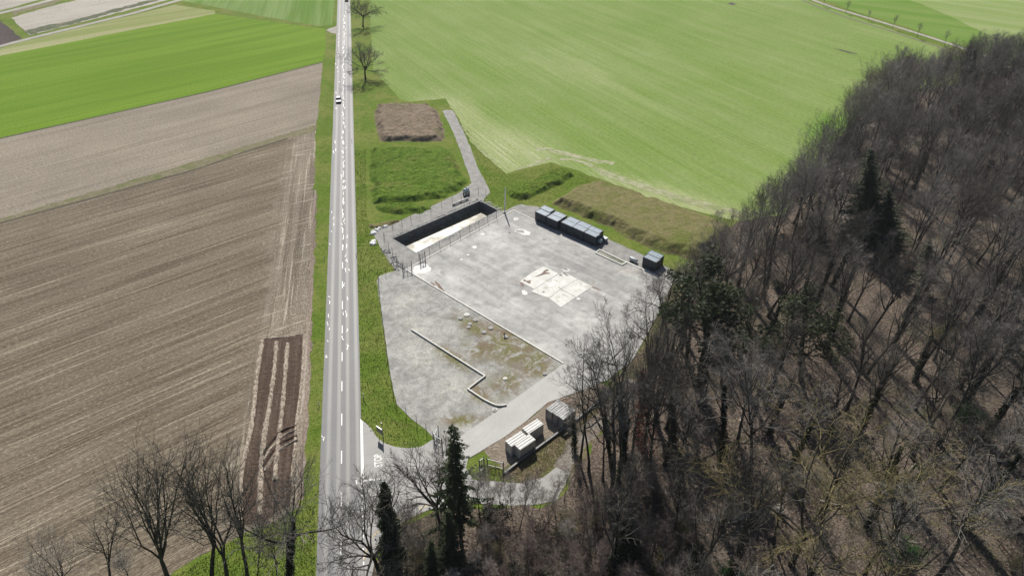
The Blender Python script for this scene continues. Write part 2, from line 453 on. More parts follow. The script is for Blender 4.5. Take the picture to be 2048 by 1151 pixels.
M['side'] = m_lane('side_road_asphalt', (0.225, 0.222, 0.212), 0.12, 0.6, R(20))
M['gravel'] = m_gravel_yard()
M['apron'] = m_apron()
M['slab'] = m_slab()
M['floor'] = m_floor()
M['old_asphalt'] = m_old_asphalt()
M['wood_path'] = m_heath('leaf_strewn_gravel', (0.20, 0.165, 0.135), (0.27, 0.25, 0.22), (0.15, 0.115, 0.09))
M['path'] = m_lane('gravel_path', (0.29, 0.272, 0.24), 0.2, 0.9)
M['mound_green'] = m_heath('lush_mound_grass', (0.085, 0.16, 0.012), (0.125, 0.195, 0.022), (0.17, 0.185, 0.042))
M['mound_brown'] = m_heath('withered_mound_weeds', (0.19, 0.15, 0.105), (0.27, 0.21, 0.155), (0.16, 0.15, 0.07))
M['mound_mixed'] = m_heath('dry_mound_grass', (0.165, 0.165, 0.055), (0.215, 0.188, 0.088), (0.125, 0.155, 0.03))
M['kerb'] = simple('kerb_concrete', (0.62, 0.61, 0.56), 0.8, 0, 0.18, 1.5)
M['paint'] = simple('road_paint', (0.74, 0.74, 0.71), 0.6, 0, 0.1, 3)
M['yellow'] = simple('yellow_paint', (0.48, 0.36, 0.16), 0.6, 0, 0.35, 2)
M['seal_glint'] = simple('crack_seal_glint', (0.72, 0.71, 0.68), 0.4, 0, 0.1, 3, 0.6)  # near-white base colour paints the sun's glint on dark sealant
M['basin_wall'] = simple('dark_wet_wall', (0.13, 0.135, 0.14), 0.7, 0, 0.5, 1.2)
M['water'] = m_water('murky_water', (0.17, 0.155, 0.095), 0.2, True)
M['trough_water'] = m_water('green_trough_water', (0.08, 0.085, 0.045), 0.25)
M['steel'] = simple('galvanised_steel', (0.5, 0.51, 0.52), 0.45, 0.7, 0.15, 3)
M['dark_steel'] = simple('weathered_post', (0.075, 0.072, 0.07), 0.7, 0.2, 0.3, 3)
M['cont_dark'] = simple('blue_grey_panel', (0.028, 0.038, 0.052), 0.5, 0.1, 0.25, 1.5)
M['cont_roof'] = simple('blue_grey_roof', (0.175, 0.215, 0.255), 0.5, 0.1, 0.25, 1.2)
M['cont_edge'] = simple('pale_edge_trim', (0.40, 0.43, 0.45), 0.5, 0.1, 0.15, 1.5)
M['cont_white'] = simple('off_white_panel', (0.46, 0.46, 0.44), 0.5, 0.0, 0.2, 1.5)
M['cont_whiteroof'] = simple('off_white_roof', (0.5, 0.5, 0.48), 0.5, 0.0, 0.22, 0.9)
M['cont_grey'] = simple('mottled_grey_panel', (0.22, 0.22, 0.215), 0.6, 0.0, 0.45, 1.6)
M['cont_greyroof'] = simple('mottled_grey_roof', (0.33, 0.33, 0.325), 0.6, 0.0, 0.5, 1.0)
M['rubber'] = simple('tyre_rubber', (0.02, 0.02, 0.02), 0.8, 0, 0.2, 3)
M['glass'] = simple('dark_glass', (0.02, 0.025, 0.03), 0.08, 0, 0.05, 1, 0.7)
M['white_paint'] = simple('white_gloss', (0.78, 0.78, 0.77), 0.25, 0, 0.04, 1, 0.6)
M['black_paint'] = simple('black_gloss', (0.02, 0.021, 0.024), 0.25, 0, 0.1, 1, 0.6)
M['lamp'] = simple('headlight_glass', (0.7, 0.7, 0.68), 0.1, 0, 0.02, 1, 0.7)
M['blue_tank'] = simple('pale_blue_tank', (0.34, 0.42, 0.46), 0.35, 0.1, 0.15, 1.5)
M['stone'] = simple('pale_rubble', (0.5, 0.49, 0.45), 0.85, 0, 0.3, 1.5)
M['foil'] = simple('white_sheeting', (0.82, 0.82, 0.8), 0.5, 0, 0.1, 1.5)
M['red_sign'] = simple('faded_red', (0.27, 0.03, 0.05), 0.5, 0, 0.1, 2)
M['stain_dark'] = simple('wet_dark_stain', (0.10, 0.085, 0.078), 0.6, 0, 0.4, 1.3)
M['stain_rust'] = simple('rust_brown_stain', (0.155, 0.105, 0.08), 0.8, 0, 0.4, 1.3)
M['stain_grey'] = simple('damp_grey_stain', (0.17, 0.168, 0.165), 0.6, 0, 0.25, 1.3)
M['stain_pale'] = simple('chalky_white_stain', (0.6, 0.595, 0.57), 0.7, 0, 0.22, 1.6)
M['wood'] = simple('barkless_wood', (0.42, 0.37, 0.31), 0.8, 0, 0.25, 2)

def leafy_mat(name, a, b, rough=0.6, trans=0.45):
    t = NT(name, rough, 0.25)
    oi = t.new('ShaderNodeObjectInfo')
    n = t.noise(None, 0.9, 3, 0.6)
    c = t.mix(n, a, b)
    c = t.gain(c, oi.outputs['Random'], 0.8, 1.25)
    tr = t.new('ShaderNodeBsdfTranslucent'); t.put(tr.inputs['Color'], c)
    mx = t.new('ShaderNodeMixShader'); mx.inputs[0].default_value = trans
    m = t.done(c)
    t.t.links.new(t.b.outputs[0], mx.inputs[1]); t.t.links.new(tr.outputs[0], mx.inputs[2])
    t.t.links.new(mx.outputs[0], t.t.nodes['Material Output'].inputs['Surface'])
    return m
def bark_mat(name, a, b, tw=0.3):
    t = NT(name, 0.9, 0.2)
    oi = t.new('ShaderNodeObjectInfo')
    n = t.noise(None, 1.2, 4, 0.7)
    c = t.mix(oi.outputs['Random'], a, b)
    c = t.gain(c, n, 1 - tw, 1 + tw)
    return t.done(c)
M['bark'] = bark_mat('dark_bark', (0.030, 0.027, 0.022), (0.062, 0.056, 0.046))
M['bark_pale'] = bark_mat('pale_bark', (0.22, 0.19, 0.15), (0.28, 0.25, 0.2))
M['twig'] = bark_mat('grey_twigs', (0.19, 0.172, 0.154), (0.29, 0.266, 0.238))
M['twig_dark'] = bark_mat('dark_twigs', (0.085, 0.077, 0.066), (0.13, 0.118, 0.10))
M['twig_red'] = bark_mat('reddish_twigs', (0.19, 0.15, 0.13), (0.24, 0.19, 0.165))
M['twig_olive'] = bark_mat('lichen_twigs', (0.21, 0.17, 0.075), (0.26, 0.225, 0.125))
M['needle'] = leafy_mat('dark_needles', (0.020, 0.034, 0.013), (0.056, 0.072, 0.027))
M['needle_soft'] = leafy_mat('olive_needles', (0.022, 0.036, 0.013), (0.058, 0.068, 0.022))
M['ivy'] = leafy_mat('ivy_leaves', (0.008, 0.017, 0.006), (0.030, 0.042, 0.012), 0.45)
M['fresh'] = leafy_mat('fresh_green_leaves', (0.03, 0.085, 0.018), (0.06, 0.14, 0.035))
M['budding'] = leafy_mat('budding_leaves', (0.13, 0.13, 0.055), (0.24, 0.235, 0.12))
M['russet'] = leafy_mat('russet_leaves', (0.085, 0.026, 0.018), (0.14, 0.055, 0.032))
M['tuft'] = leafy_mat('grass_tufts', (0.10, 0.155, 0.020), (0.16, 0.188, 0.046), 0.7, 0.5)
M['tuft_dry'] = leafy_mat('dry_tufts', (0.20, 0.165, 0.085), (0.30, 0.245, 0.145), 0.8, 0.5)
M['tuft_brown'] = leafy_mat('withered_weeds', (0.21, 0.155, 0.105), (0.32, 0.245, 0.18), 0.8, 0.5)

# ------------------------------------------------------------------ flat ground pieces
def densify(pts, step, jit, seed):
    rng = random.Random(seed)
    out, n = [], len(pts)
    for i in range(n):
        a, b = pts[i], pts[(i + 1) % n]
        d = b - a
        k = max(1, min(80, int(d.length / step)))
        nx = Vector((-d.y, d.x, 0)).normalized() if d.length > 1e-6 else Vector((0, 0, 0))
        for j in range(k):
            q = a + d * (j / k)
            if j and jit: q = q + nx * rng.uniform(-jit, jit)
            out.append(q)
    return out
def sheet(name, pts, z, mat, jit=0.0, step=2.0, holes=(), kind='structure', parent=None, seed=1, thick=0.0):
    loop = densify([Vector((p.x, p.y, z)) for p in pts], step, jit, seed) if jit else [Vector((p.x, p.y, z)) for p in pts]
    loops = [loop] + [[Vector((p.x, p.y, z)) for p in h] for h in holes]
    tris = tessellate_polygon(loops)
    vs = [v for l in loops for v in l]
    fs = []
    for t in tris:
        a, b, c = (vs[i] for i in t)
        fs.append(t if (b - a).cross(c - a).z > 0 else (t[0], t[2], t[1]))
    if thick:
        n = len(loop)
        base = len(vs)
        vs = vs + [Vector((p.x, p.y, z - thick)) for p in loop]
        for i in range(n):
            j = (i + 1) % n
            fs.append((i, j, base + j, base + i))
    m = bpy.data.meshes.new(name)
    m.from_pydata([tuple(v) for v in vs], [], fs)
    m.update()
    if thick:
        bm = bmesh.new(); bm.from_mesh(m); bmesh.ops.recalc_face_normals(bm, faces=bm.faces)
        bm.to_mesh(m); bm.free()
    o = link(name, m, mat, parent)
    if kind and parent is None: o['kind'] = kind
    return o
def strip(name, pts, widths, z, mat, kind='structure', parent=None, jit=0.0, seed=3):   # a ribbon along a centre line
    rng = random.Random(seed)
    pts = [Vector((p.x, p.y, z)) for p in pts]
    if not hasattr(widths, '__len__'): widths = [widths] * len(pts)
    vs, fs = [], []
    for i, p in enumerate(pts):
        d = (pts[min(i + 1, len(pts) - 1)] - pts[max(i - 1, 0)]).normalized()
        nx = Vector((-d.y, d.x, 0)) * widths[i] / 2
        vs += [tuple(p + nx * (1 + rng.uniform(-jit, jit))), tuple(p - nx * (1 + rng.uniform(-jit, jit)))]
    for i in range(len(pts) - 1): fs.append((2 * i + 1, 2 * i + 3, 2 * i + 2, 2 * i))
    m = bpy.data.meshes.new(name); m.from_pydata(vs, [], fs); m.update()
    o = link(name, m, mat, parent)
    if kind and parent is None: o['kind'] = kind
    return o
def smooth_path(pts, step=1.0):                # Catmull-Rom through ground points
    out = []
    n = len(pts)
    for i in range(n - 1):
        p0, p1, p2, p3 = pts[max(i - 1, 0)], pts[i], pts[i + 1], pts[min(i + 2, n - 1)]
        k = max(2, int((p2 - p1).length / step))
        for j in range(k):
            t = j / k
            out.append(0.5 * ((2 * p1) + (p2 - p0) * t + (2 * p0 - 5 * p1 + 4 * p2 - p3) * t * t + (3 * p1 - p0 - 3 * p2 + p3) * t ** 3))
    out.append(pts[-1])
    return out

BASIN_PX = [(785.7, 477), (960, 402), (996, 421), (832, 505)]
BASIN = P(BASIN_PX)
big = 2500.0
sheet('ground', [Vector((-big, -300, 0)), Vector((big, -300, 0)), Vector((big, 4000, 0)), Vector((-big, 4000, 0))], 0.0, M['grass'], holes=[BASIN])

# right-hand crop and the land beyond the farm track
sheet('crop_field', P([(738, -60), (741, 62), (747, 141), (772, 168), (801, 199), (815, 204), (891, 197), (897, 207), (913, 230), (940, 283), (969, 311), (1013, 347), (1102, 324), (1200, 357), (1270, 389), (1400, 424), (1480, 442), (1560, 432), (1640, 345), (1690, 262), (1745, 205), (1850, 178), (1905, 175), (1890, 97), (1590, -8), (1450, -60)]), 0.02, M['crop'], 0.35, 3.0)
strip('field_edge_strip', P([(1450, -60), (1590, -6), (1640, 16), (1700, 38), (1780, 62), (1870, 92), (1960, 124)]), 1.3, 0.04, simple('furrow_earth', (0.13, 0.11, 0.075), 0.9, 0, 0.3, 1))
strip('farm_track', P([(1480, -60), (1625, 0), (1668, 16), (1725, 33), (1800, 56), (1860, 75), (1915, 93), (2000, 122)]), 2.2, 0.035, M['path'], jit=0.05)
sheet('meadow', P([(1640, -2), (1725, 28), (1800, 50), (1920, 92), (2060, 140), (2300, 140), (2060, 90), (1985, 75), (1925, 45), (1870, 20), (1815, -2), (1700, -60), (1520, -60)]), 0.02, M['meadow'], 0.3, 4)
sheet('crop_field', P([(1815, -2), (1870, 20), (1925, 45), (1985, 75), (2060, 90), (2300, 140), (2600, 60), (2400, -60), (1700, -60)]), 0.025, M['crop_far'], 0.4, 4)

for k_, (px_, w_) in enumerate((([(1072, 300), (1098, 297), (1128, 306), (1175, 317), (1228, 327)], 1.5), ([(1098, 301), (1118, 308), (1150, 314), (1205, 327)], 1.0), ([(1120, 318), (1160, 322), (1200, 340), (1290, 372), (1400, 405), (1478, 425)], 1.6), ([(1200, 346), (1290, 378), (1400, 412), (1478, 432)], 1.2), ([(1030, 340), (1060, 330), (1102, 316)], 1.2))):
    strip('worn_track', smooth_path(P(px_), 1.5), w_, .032 + .005 * k_, M['worn'], jit=.6)
for k_, px_ in enumerate(([(1668, 97), (1690, 101), (1722, 110), (1695, 106)], [(1455, 7), (1463, 5), (1474, 9), (1462, 11)])): sheet('bare_patch', P(px_), .033 + .002 * k_, M['furrow'], .3, 1)
# left-hand fields
sheet('crop_field', P([(-300, 175), (-40, 119), (0, 112), (230, 67), (430, 28), (520, 40), (600, 52), (650, 58), (652, 90), (645, 124), (420, 182), (200, 232), (0, 276), (-300, 340)]), 0.02, M['crop_left'], 0.2, 4)
sheet('crop_field', P([(360, 2), (400, -60), (672, -60), (670, 0), (664, 50), (640, 53), (520, 32), (440, 16)]), 0.022, M['crop_up'], 0.2, 4)
sheet('fallow_strip', P([(-300, 165), (0, 97), (60, 80), (350, 10), (430, 22), (430, 28), (230, 67), (0, 112), (-300, 175)]), 0.018, M['fallow'], 0.3, 4)
strip('farm_track', P([(-300, 168), (-60, 108), (0, 93), (60, 77), (180, 48), (270, 26), (350, 3), (560, -60)]), 3.4, 0.04, M['path'], jit=0.05)
sheet('dry_field', P([(22, 36), (90, 16), (170, -4), (330, -60), (560, -60), (330, 2), (150, 48), (60, 71), (38, 52)]), 0.02, M['sand'], 0.5, 3)
sheet('weed_strip', P([(60, 70), (150, 47), (320, 0), (300, 0), (215, 22), (150, 40), (90, 52), (48, 62)]), 0.03, m_heath('dark_weeds', (0.06, 0.10, 0.045), (0.16, 0.15, 0.10), (0.28, 0.25, 0.19)), 0.9, 2)
sheet('weed_strip', P([(24, 33), (45, 25), (110, 8), (130, -2), (100, -2), (60, 12), (30, 22)]), 0.03, M['weedy'], 0.9, 2)
strip('farm_track', P([(-200, 66), (0, 27), (60, 12), (110, -2), (240, -50)]), 4.2, 0.045, M['path'], jit=0.05)
sheet('dry_field', P([(-300, 70), (0, 22), (100, -6), (220, -60), (-300, -60)]), 0.021, M['sand'], 0.4, 3)
sheet('tilled_field', P([(-200, 60), (-5, 38), (14, 52), (44, 78), (0, 91), (-200, 135)]), 0.022, M['dark_soil'], 0.3, 3)
sheet('stubble_field', P([(-300, 341), (0, 277), (200, 233), (420, 183), (645, 125), (642, 160), (636, 235), (632, 250), (400, 320), (200, 380), (0, 438), (-300, 520)]), 0.02, M['stub_up'], 0.25, 3)
sheet('weed_strip', P([(-300, 520), (0, 438), (200, 380), (400, 320), (632, 250), (630, 263), (500, 300), (400, 336), (200, 392), (0, 446), (-300, 530)]), 0.03, M['weedy'], 0.6, 2)
sheet('stubble_field', P([(-300, 525), (0, 440), (200, 386), (400, 330), (631, 258), (627, 450), (620, 560), (613, 700), (606, 860), (596, 1000), (600, 1012), (543, 1046), (505, 1057), (442, 1091), (348, 1142), (300, 1190), (200, 1260), (-500, 1500), (-600, 900)]), 0.02, M['stub_low'], 0.3, 2.5)
strip('field_edge_strip', P([(-300, 341), (0, 277), (200, 233), (420, 183), (645, 125)]), .9, .045, M['furrow'], jit=.4)  # narrow dark brown strips along two field boundaries
strip('field_edge_strip', P([(-300, 530), (0, 446), (200, 392), (400, 336), (500, 300), (575, 278)]), .8, .045, M['furrow'], jit=.4)
sheet('tyre_track', P([(627, 380), (634, 380), (628, 560), (618, 800), (606, 1000), (594, 1000), (604, 800), (617, 560)]), 0.034, M['headland'], 0.3, 1.5)
pl = sheet('ploughed_strip', P([(524, 677), (608, 668), (604, 752), (592, 856), (587, 930), (580, 1010), (520, 1045), (479, 1050), (481, 1001), (484, 942), (503, 850), (514, 752)]), 0.04, M['plough'], 0.2, 1.5)
def ridge(pts, w, h, mat, parent, name='straw_row', seed=0):
    rng = random.Random(seed)
    pts = smooth_path([Vector(p) for p in pts], 0.7)
    vs, fs = [], []
    for i, p in enumerate(pts):
        d = (pts[min(i + 1, len(pts) - 1)] - pts[max(i - 1, 0)]).normalized()
        nx = Vector((-d.y, d.x, 0))
        k = rng.uniform(0.7, 1.25)
        for t, zz in ((-1, 0.0), (-.45, .75), (0.05, 1.0), (.5, .7), (1, 0.0)):
            q = p + nx * (t * w / 2 * k + rng.uniform(-.05, .05)); q.z = 0.03 + zz * h * k * rng.uniform(.7, 1.2) if zz else 0.02
            vs.append(tuple(q))
    for i in range(len(pts) - 1):
        for j in range(4):
            a = i * 5 + j
            fs.append((a, a + 1, a + 6, a + 5))
    m = bpy.data.meshes.new(name); m.from_pydata(vs, [], fs); m.update()
    return link(name, m, mat, parent)
ridge(P([(525, 678), (514, 752), (503, 850), (484, 942), (481, 1001), (480, 1040)]), .75, .22, M['straw'], pl, seed=1)
ridge(P([(553, 684), (547, 752), (538, 815), (526, 889), (521, 960), (519, 1030)]), .85, .3, M['straw'], pl, seed=2)
ridge(P([(575, 686), (570, 752), (565, 810), (557, 882), (552, 925), (550, 960)]), .8, .3, M['straw'], pl, seed=3)
ridge(P([(608, 668), (604, 752), (592, 856), (588, 915), (582, 960)]), .5, .15, M['straw'], pl, seed=4)
ridge(P([(524, 677), (560, 674), (608, 668)]), .5, .15, M['straw'], pl, seed=5)
for k, (dx, dy) in enumerate(((0, 0), (3, 9), (2, 20), (6, 29))):
    ridge(P([(594 + dx * .2, 851 + dy), (575 + dx, 857 + dy), (556 + dx, 868 + dy), (538 + dx, 889 + dy), (524 + dx, 912 + dy)]), .55, .28, M['straw'] if k % 2 else M['plough'], pl, 'furrow', seed=8 + k)

# ------------------------------------------------------------------ the wood's floor and its paths
FOREST_PX = [(1480, 442), (1560, 432), (1640, 345), (1690, 262), (1745, 205), (1850, 178), (1905, 172), (2000, 140), (2120, 118), (2300, 110), (2500, 300), (2500, 700), (2400, 1380), (640, 1420), (736, 1200), (760, 1110), (800, 1050), (870, 1020), (1010, 1014), (1110, 1004), (1142, 950), (1185, 880), (1240, 822), (1290, 740), (1330, 655), (1368, 580), (1392, 525), (1425, 480)]
FOREST = P(FOREST_PX)
sheet('forest_floor', FOREST, 0.03, M['floor'], 1.0, 2.5)
strip('forest_path', smooth_path(P([(1690, 450), (1682, 370), (1672, 292), (1720, 262), (1790, 236), (1846, 221), (1900, 203), (1990, 172), (2120, 135)])), 2.2, 0.06, M['wood_path'], jit=0.25)
fp1 = smooth_path(P([(1122, 938), (1150, 893), (1190, 850), (1232, 812), (1268, 760)]))
strip('forest_path', fp1, 2.9, 0.061, M['wood_path'], jit=0.2)
fp2 = smooth_path(P([(1090, 990), (1180, 1018), (1280, 1036), (1391, 1038), (1519, 1024), (1650, 1000), (1800, 965), (1954, 926), (2150, 880)]))
strip('forest_path', smooth_path(P([(1345, 1039), (1391, 1038), (1455, 1031), (1519, 1024), (1570, 1016)])), [1.4 + .3 * math.sin(i) for i in range(200)], 0.062, M['wood_path'], jit=0.25)
fp0 = smooth_path(P([(1690, 450), (1672, 292), (1720, 262), (1846, 221), (1990, 172)]))
PATHS = fp0 + fp1 + fp2

# ------------------------------------------------------------------ main road, side road, markings
def road_edge(side, y):
    return 646.4 + (y - 780) * -0.0392 if side < 0 else 720.2 + (y - 780) * 0.0228
RX = heading((683, 780), (688, 0))
rl, rr = at(640.5, 920), at(724.5, 920)
rd = (at(675.5, 0) - at(646.4, 780)).normalized()
rd2 = (at(700.5, 0) - at(720.2, 780)).normalized()
rdm = (rd + rd2).normalized()
RC = (rl + rr) / 2
def on_road(s, lat, z=0.0):                     # s metres along the road from a fixed point, lat metres to the right
    q = RC + rdm * s + Vector((rdm.y, -rdm.x, 0)) * lat
    q.z = z
    return q
HALF = 3.28
road = strip('road', [on_road(s, 0) for s in range(-60, 900, 20)], 2 * HALF, 0.06, M['road'])
def s_of(py):                                   # distance along the road of an image row
    a = at(684, py)
    return (a - RC).dot(rdm)
dash_rows = [(602, 618.6), (651, 667), (704, 722), (762, 782), (826.7, 850.3), (900.9, 926.7), (983, 1012), (1075, 1109)]
def mark(s0, s1, lat, w, mat=M['paint'], name='dash_marking', parent=road, z=0.072):
    return strip(name, [on_road(s0, lat), on_road((s0 + s1) / 2, lat), on_road(s1, lat)], w, z, mat, parent=parent, kind=None)
for a, b in dash_rows: mark(s_of(b), s_of(a), 0.05, 0.17)
s0 = s_of(602) + 4.6
for k in range(30): mark(s0 + k * 7.6, s0 + k * 7.6 + 2.6, 0.05, 0.17)
# sealed cracks, their sun glint painted near-white
rng = random.Random(5)
def squiggle(s, lat, length, w):
    pts, q = [], lat
    n = max(3, int(length / 0.5))
    for i in range(n + 1):
        pts.append(on_road(s + length * i / n, q)); q += rng.uniform(-.22, .22) - (q - lat) * .3
    strip('crack_seal', pts, [w * rng.uniform(.5, 1.3) for _ in pts], 0.075, M['seal_glint'], parent=road, kind=None, jit=.3)
s = s_of(700)
while s < s_of(28):
    f = (s - s_of(700)) / (s_of(28) - s_of(700))
    ln = rng.uniform(.8, 2.0) + 4 * min(f * 1.5, 1) * rng.random()
    squiggle(s, 0.25 + rng.gauss(0, .22) + (0.55 if f < .15 else 0), ln, .11 + .12 * f)
    if rng.random() < .35: squiggle(s + .5, .5 + rng.gauss(0, .35), ln * .6, .10 + .1 * f)
    s += ln + rng.uniform(.3, 2.6) * (1.6 if f < .1 else 1)
for py, lt in ((425, -2.6), (437, -2.4), (450, -2.2), (463, -2.7), (487, -2.8), (592, -2.5), (605, -2.6), (632, -2.6), (657, -2.6), (648, -2.8), (680, -2.7), (712, -2.9), (876, -2.9), (635, .9), (712, -2.8), (873, -2.95)):
    squiggle(s_of(py), lt, rng.uniform(.5, 1.4), .12)
for k in range(16): squiggle(s_of(rng.uniform(60, 330)), -2.3 + rng.gauss(0, .3), rng.uniform(1, 3), .2)
# left and right edge wear lines
SIDE_PX = [(721.5, 838), (731, 845), (742, 856), (750, 868), (757, 877), (770, 886), (790, 893), (815, 896), (842, 893), (866, 878), (890, 893), (905, 905), (936, 917), (932, 935), (945, 958), (990, 962), (1040, 966), (1085, 955), (1120, 925), (1140, 945), (1115, 1000), (1060, 1010), (990, 1008), (920, 1008), (860, 1018), (810, 1040), (775, 1075), (752, 1110), (742, 1160), (727, 1165), (725, 960)]
side = sheet('side_road', P(SIDE_PX), 0.05, M['side'], 0.12, 1.2)
def quad(name, px, z, mat, parent): return sheet(name, P(px), z, mat, kind=None, parent=parent)
quad('stop_line', [(720.6, 837), (725.5, 843), (728.2, 963), (722.3, 964.5)], 0.078, M['paint'], road)
quad('edge_marking', [(722.5, 962), (728, 959.5), (760, 956.3), (760.4, 959), (728, 963.8), (723, 965)], 0.082, M['paint'], side)
for k in range(13):
    y0 = 968 + k * 13.5
    mark(s_of(y0 + 7), s_of(y0), 3.12, .2, name='edge_marking', z=.079)
mark(s_of(972), s_of(964), 2.35, .14, name='lane_marking')
mark(s_of(966), s_of(964), 2.35, .4, name='lane_marking', z=.0735)
yl = smooth_path(P([(727, 1120), (738, 1085), (752, 1065), (772, 1053), (800, 1035), (850, 1012), (905, 1000)]), .8)
for i in range(0, len(yl) - 2, 4): strip('yellow_marking', yl[i:i + 3], .15, 0.0635, M['yellow'], parent=side, kind=None)
fc = bpy.data.curves.new('stop_text', 'FONT')
fc.body = 'STOP'; fc.size = 1.75; fc.align_x = 'CENTER'; fc.align_y = 'CENTER'; fc.offset = 0.012
fo = bpy.data.objects.new('stop_lettering', fc); COL.objects.link(fo)
bpy.context.view_layer.update()
tm = bpy.data.meshes.new_from_object(fo.evaluated_get(bpy.context.evaluated_depsgraph_get()))
COL.objects.unlink(fo); bpy.data.objects.remove(fo)
tm.materials.clear()
to = link('stop_lettering', tm, M['paint'], side)
tp = at(757, 920.5); to.location = (tp.x, tp.y, .06)
to.rotation_euler = (0, 0, math.atan2(rdm.y, rdm.x)); to.scale = (.62, 1.0, 1)

# passing bay on the left of the road, far up
sheet('field_entrance', P([(652, 61), (660, 57), (673, 53), (672, 68), (662, 66)]), 0.045, M['path'], .1, 1)

# ------------------------------------------------------------------ the compound
sheet('gravel_yard', P([(812, 540), (800, 540), (770, 547), (757, 553), (753.5, 562), (762, 620), (771, 680), (779, 740), (786, 780), (793, 808), (812, 826), (835, 846), (852, 859), (868, 876), (888, 893), (905, 905), (936, 917), (1127, 727)]), 0.04, M['gravel'], 0.15, 1.5)
sheet('service_track', P([(885, 222), (893, 219.5), (906, 221), (925, 258), (943, 300), (957, 338), (975, 372), (980, 386), (971, 395), (962, 402), (998, 421), (1012, 421), (1027, 413), (1044, 408), (1068, 420), (1027, 428), (812, 545), (792, 541), (775, 519), (757, 487), (748, 470), (755, 461), (783, 450), (820, 432), (857, 416), (890, 399), (912, 389), (930, 378), (943, 366), (936, 345), (922, 305), (905, 262)]), 0.035, M['old_asphalt'], 0.12, 1.2, holes=[BASIN])
apron_px = [(812, 540), (1027, 421), (1072, 442.5), (1200, 501), (1290, 541), (1345, 566), (1310, 640), (1265, 720), (1215, 775), (1160, 800), (1095, 855), (1047, 868), (936, 917), (914, 880), (1012, 810), (1127, 727)]
sheet('container_row_yard', P([(1042, 409), (1078, 414), (1100, 425), (1200, 470), (1290, 512), (1345, 540), (1362, 565), (1345, 566), (1290, 541), (1200, 501), (1072, 442.5), (1027, 421)]), 0.041, M['old_asphalt'], .15, 1.5)
apron = sheet('apron', P([(812, 540), (1027, 421), (1072, 442.5), (1200, 501), (1290, 541), (1345, 566), (1310, 640), (1265, 720), (1215, 760), (1127, 727)]), 0.10, M['apron'], thick=.1)
lane = sheet('access_lane', P([(936, 917), (912, 893), (917, 875), (1012, 810), (1127, 727), (1215, 760), (1165, 780), (1095, 805), (1052, 842), (1008, 874)]), 0.085, M['lane'], thick=.06)
sheet('container_stand', P([(936, 917), (1008, 874), (1052, 842), (1095, 805), (1165, 780), (1200, 765), (1225, 780), (1170, 826), (1090, 880), (1006, 938), (985, 920), (968, 900)]), 0.042, m_heath('leafy_gravel', (0.24, 0.20, 0.155), (0.30, 0.25, 0.20), (0.2, 0.13, 0.10)), .2, 1.2)
sheet('dry_verge', P([(1330, 547), (1365, 535), (1392, 524), (1368, 585), (1332, 660), (1292, 742), (1242, 824), (1187, 882), (1145, 952), (1100, 985), (1060, 1008), (1030, 1012), (1085, 955), (1040, 966), (1010, 960), (1008, 940), (1090, 881), (1170, 827), (1226, 780), (1216, 761), (1266, 721), (1311, 641), (1346, 567)]), 0.036, m_heath('dry_verge_grass', (0.13, 0.135, 0.05), (0.20, 0.165, 0.10), (0.17, 0.13, 0.095)), .3, 1.5)
# apron kerbs
def kerb_line(pts, w, h, mat, name='kerb', parent=None, z0=0.0):
    mb = MB()
    pts = [Vector(p) for p in pts]
    vs, fs = [], []
    for i, p in enumerate(pts):
        d1 = (pts[i] - pts[i - 1]).normalized() if i else (pts[1] - pts[0]).normalized()
        d2 = (pts[i + 1] - pts[i]).normalized() if i < len(pts) - 1 else d1
        n1, n2 = Vector((-d1.y, d1.x, 0)), Vector((-d2.y, d2.x, 0))
        n = (n1 + n2); n.normalize()
        k = w / 2 / max(.4, n.dot(n1))
        for sgn in (1, -1):
            for z in (z0, h): q = p + n * k * sgn; vs.append((q.x, q.y, z))
    for i in range(len(pts) - 1):
        a, b = i * 4, i * 4 + 4
        fs += [(a + 1, a + 3, b + 3, b + 1), (a, a + 1, b + 1, b), (a + 3, a + 2, b + 2, b + 3)]
    e = (len(pts) - 1) * 4
    fs += [(0, 2, 3, 1), (e, e + 1, e + 3, e + 2)]
    mb.add(vs, fs)
    o = mb.build(name, mat, parent)
    bm = bmesh.new(); bm.from_mesh(o.data); bmesh.ops.recalc_face_normals(bm, faces=bm.faces); bm.to_mesh(o.data); bm.free()
    return o
kb = kerb_line(P([(1127, 727), (812, 540), (1027, 421), (1073, 443)]), .24, .2, M['kerb'])
tag(kb, 'long white concrete kerb around the left corner of the big concrete yard', 'kerb')
kb = kerb_line(P([(1251, 524), (1290, 541.5), (1342, 565)]), .3, .22, M['kerb'])
tag(kb, 'short white kerb running from the water trough to the lone container pair', 'kerb')
arc = smooth_path(P([(968, 800), (985, 808.5), (997, 812), (1007, 811.5), (1013, 810)]), .5)
kw = kerb_line(P([(823, 660), (970, 753), (936, 779)]) + P([(960, 795)]) + arc, .22, .38, M['kerb'], 'low_wall')
tag(kw, 'low white stepped wall crossing the gravel yard in a zigzag', 'low wall')

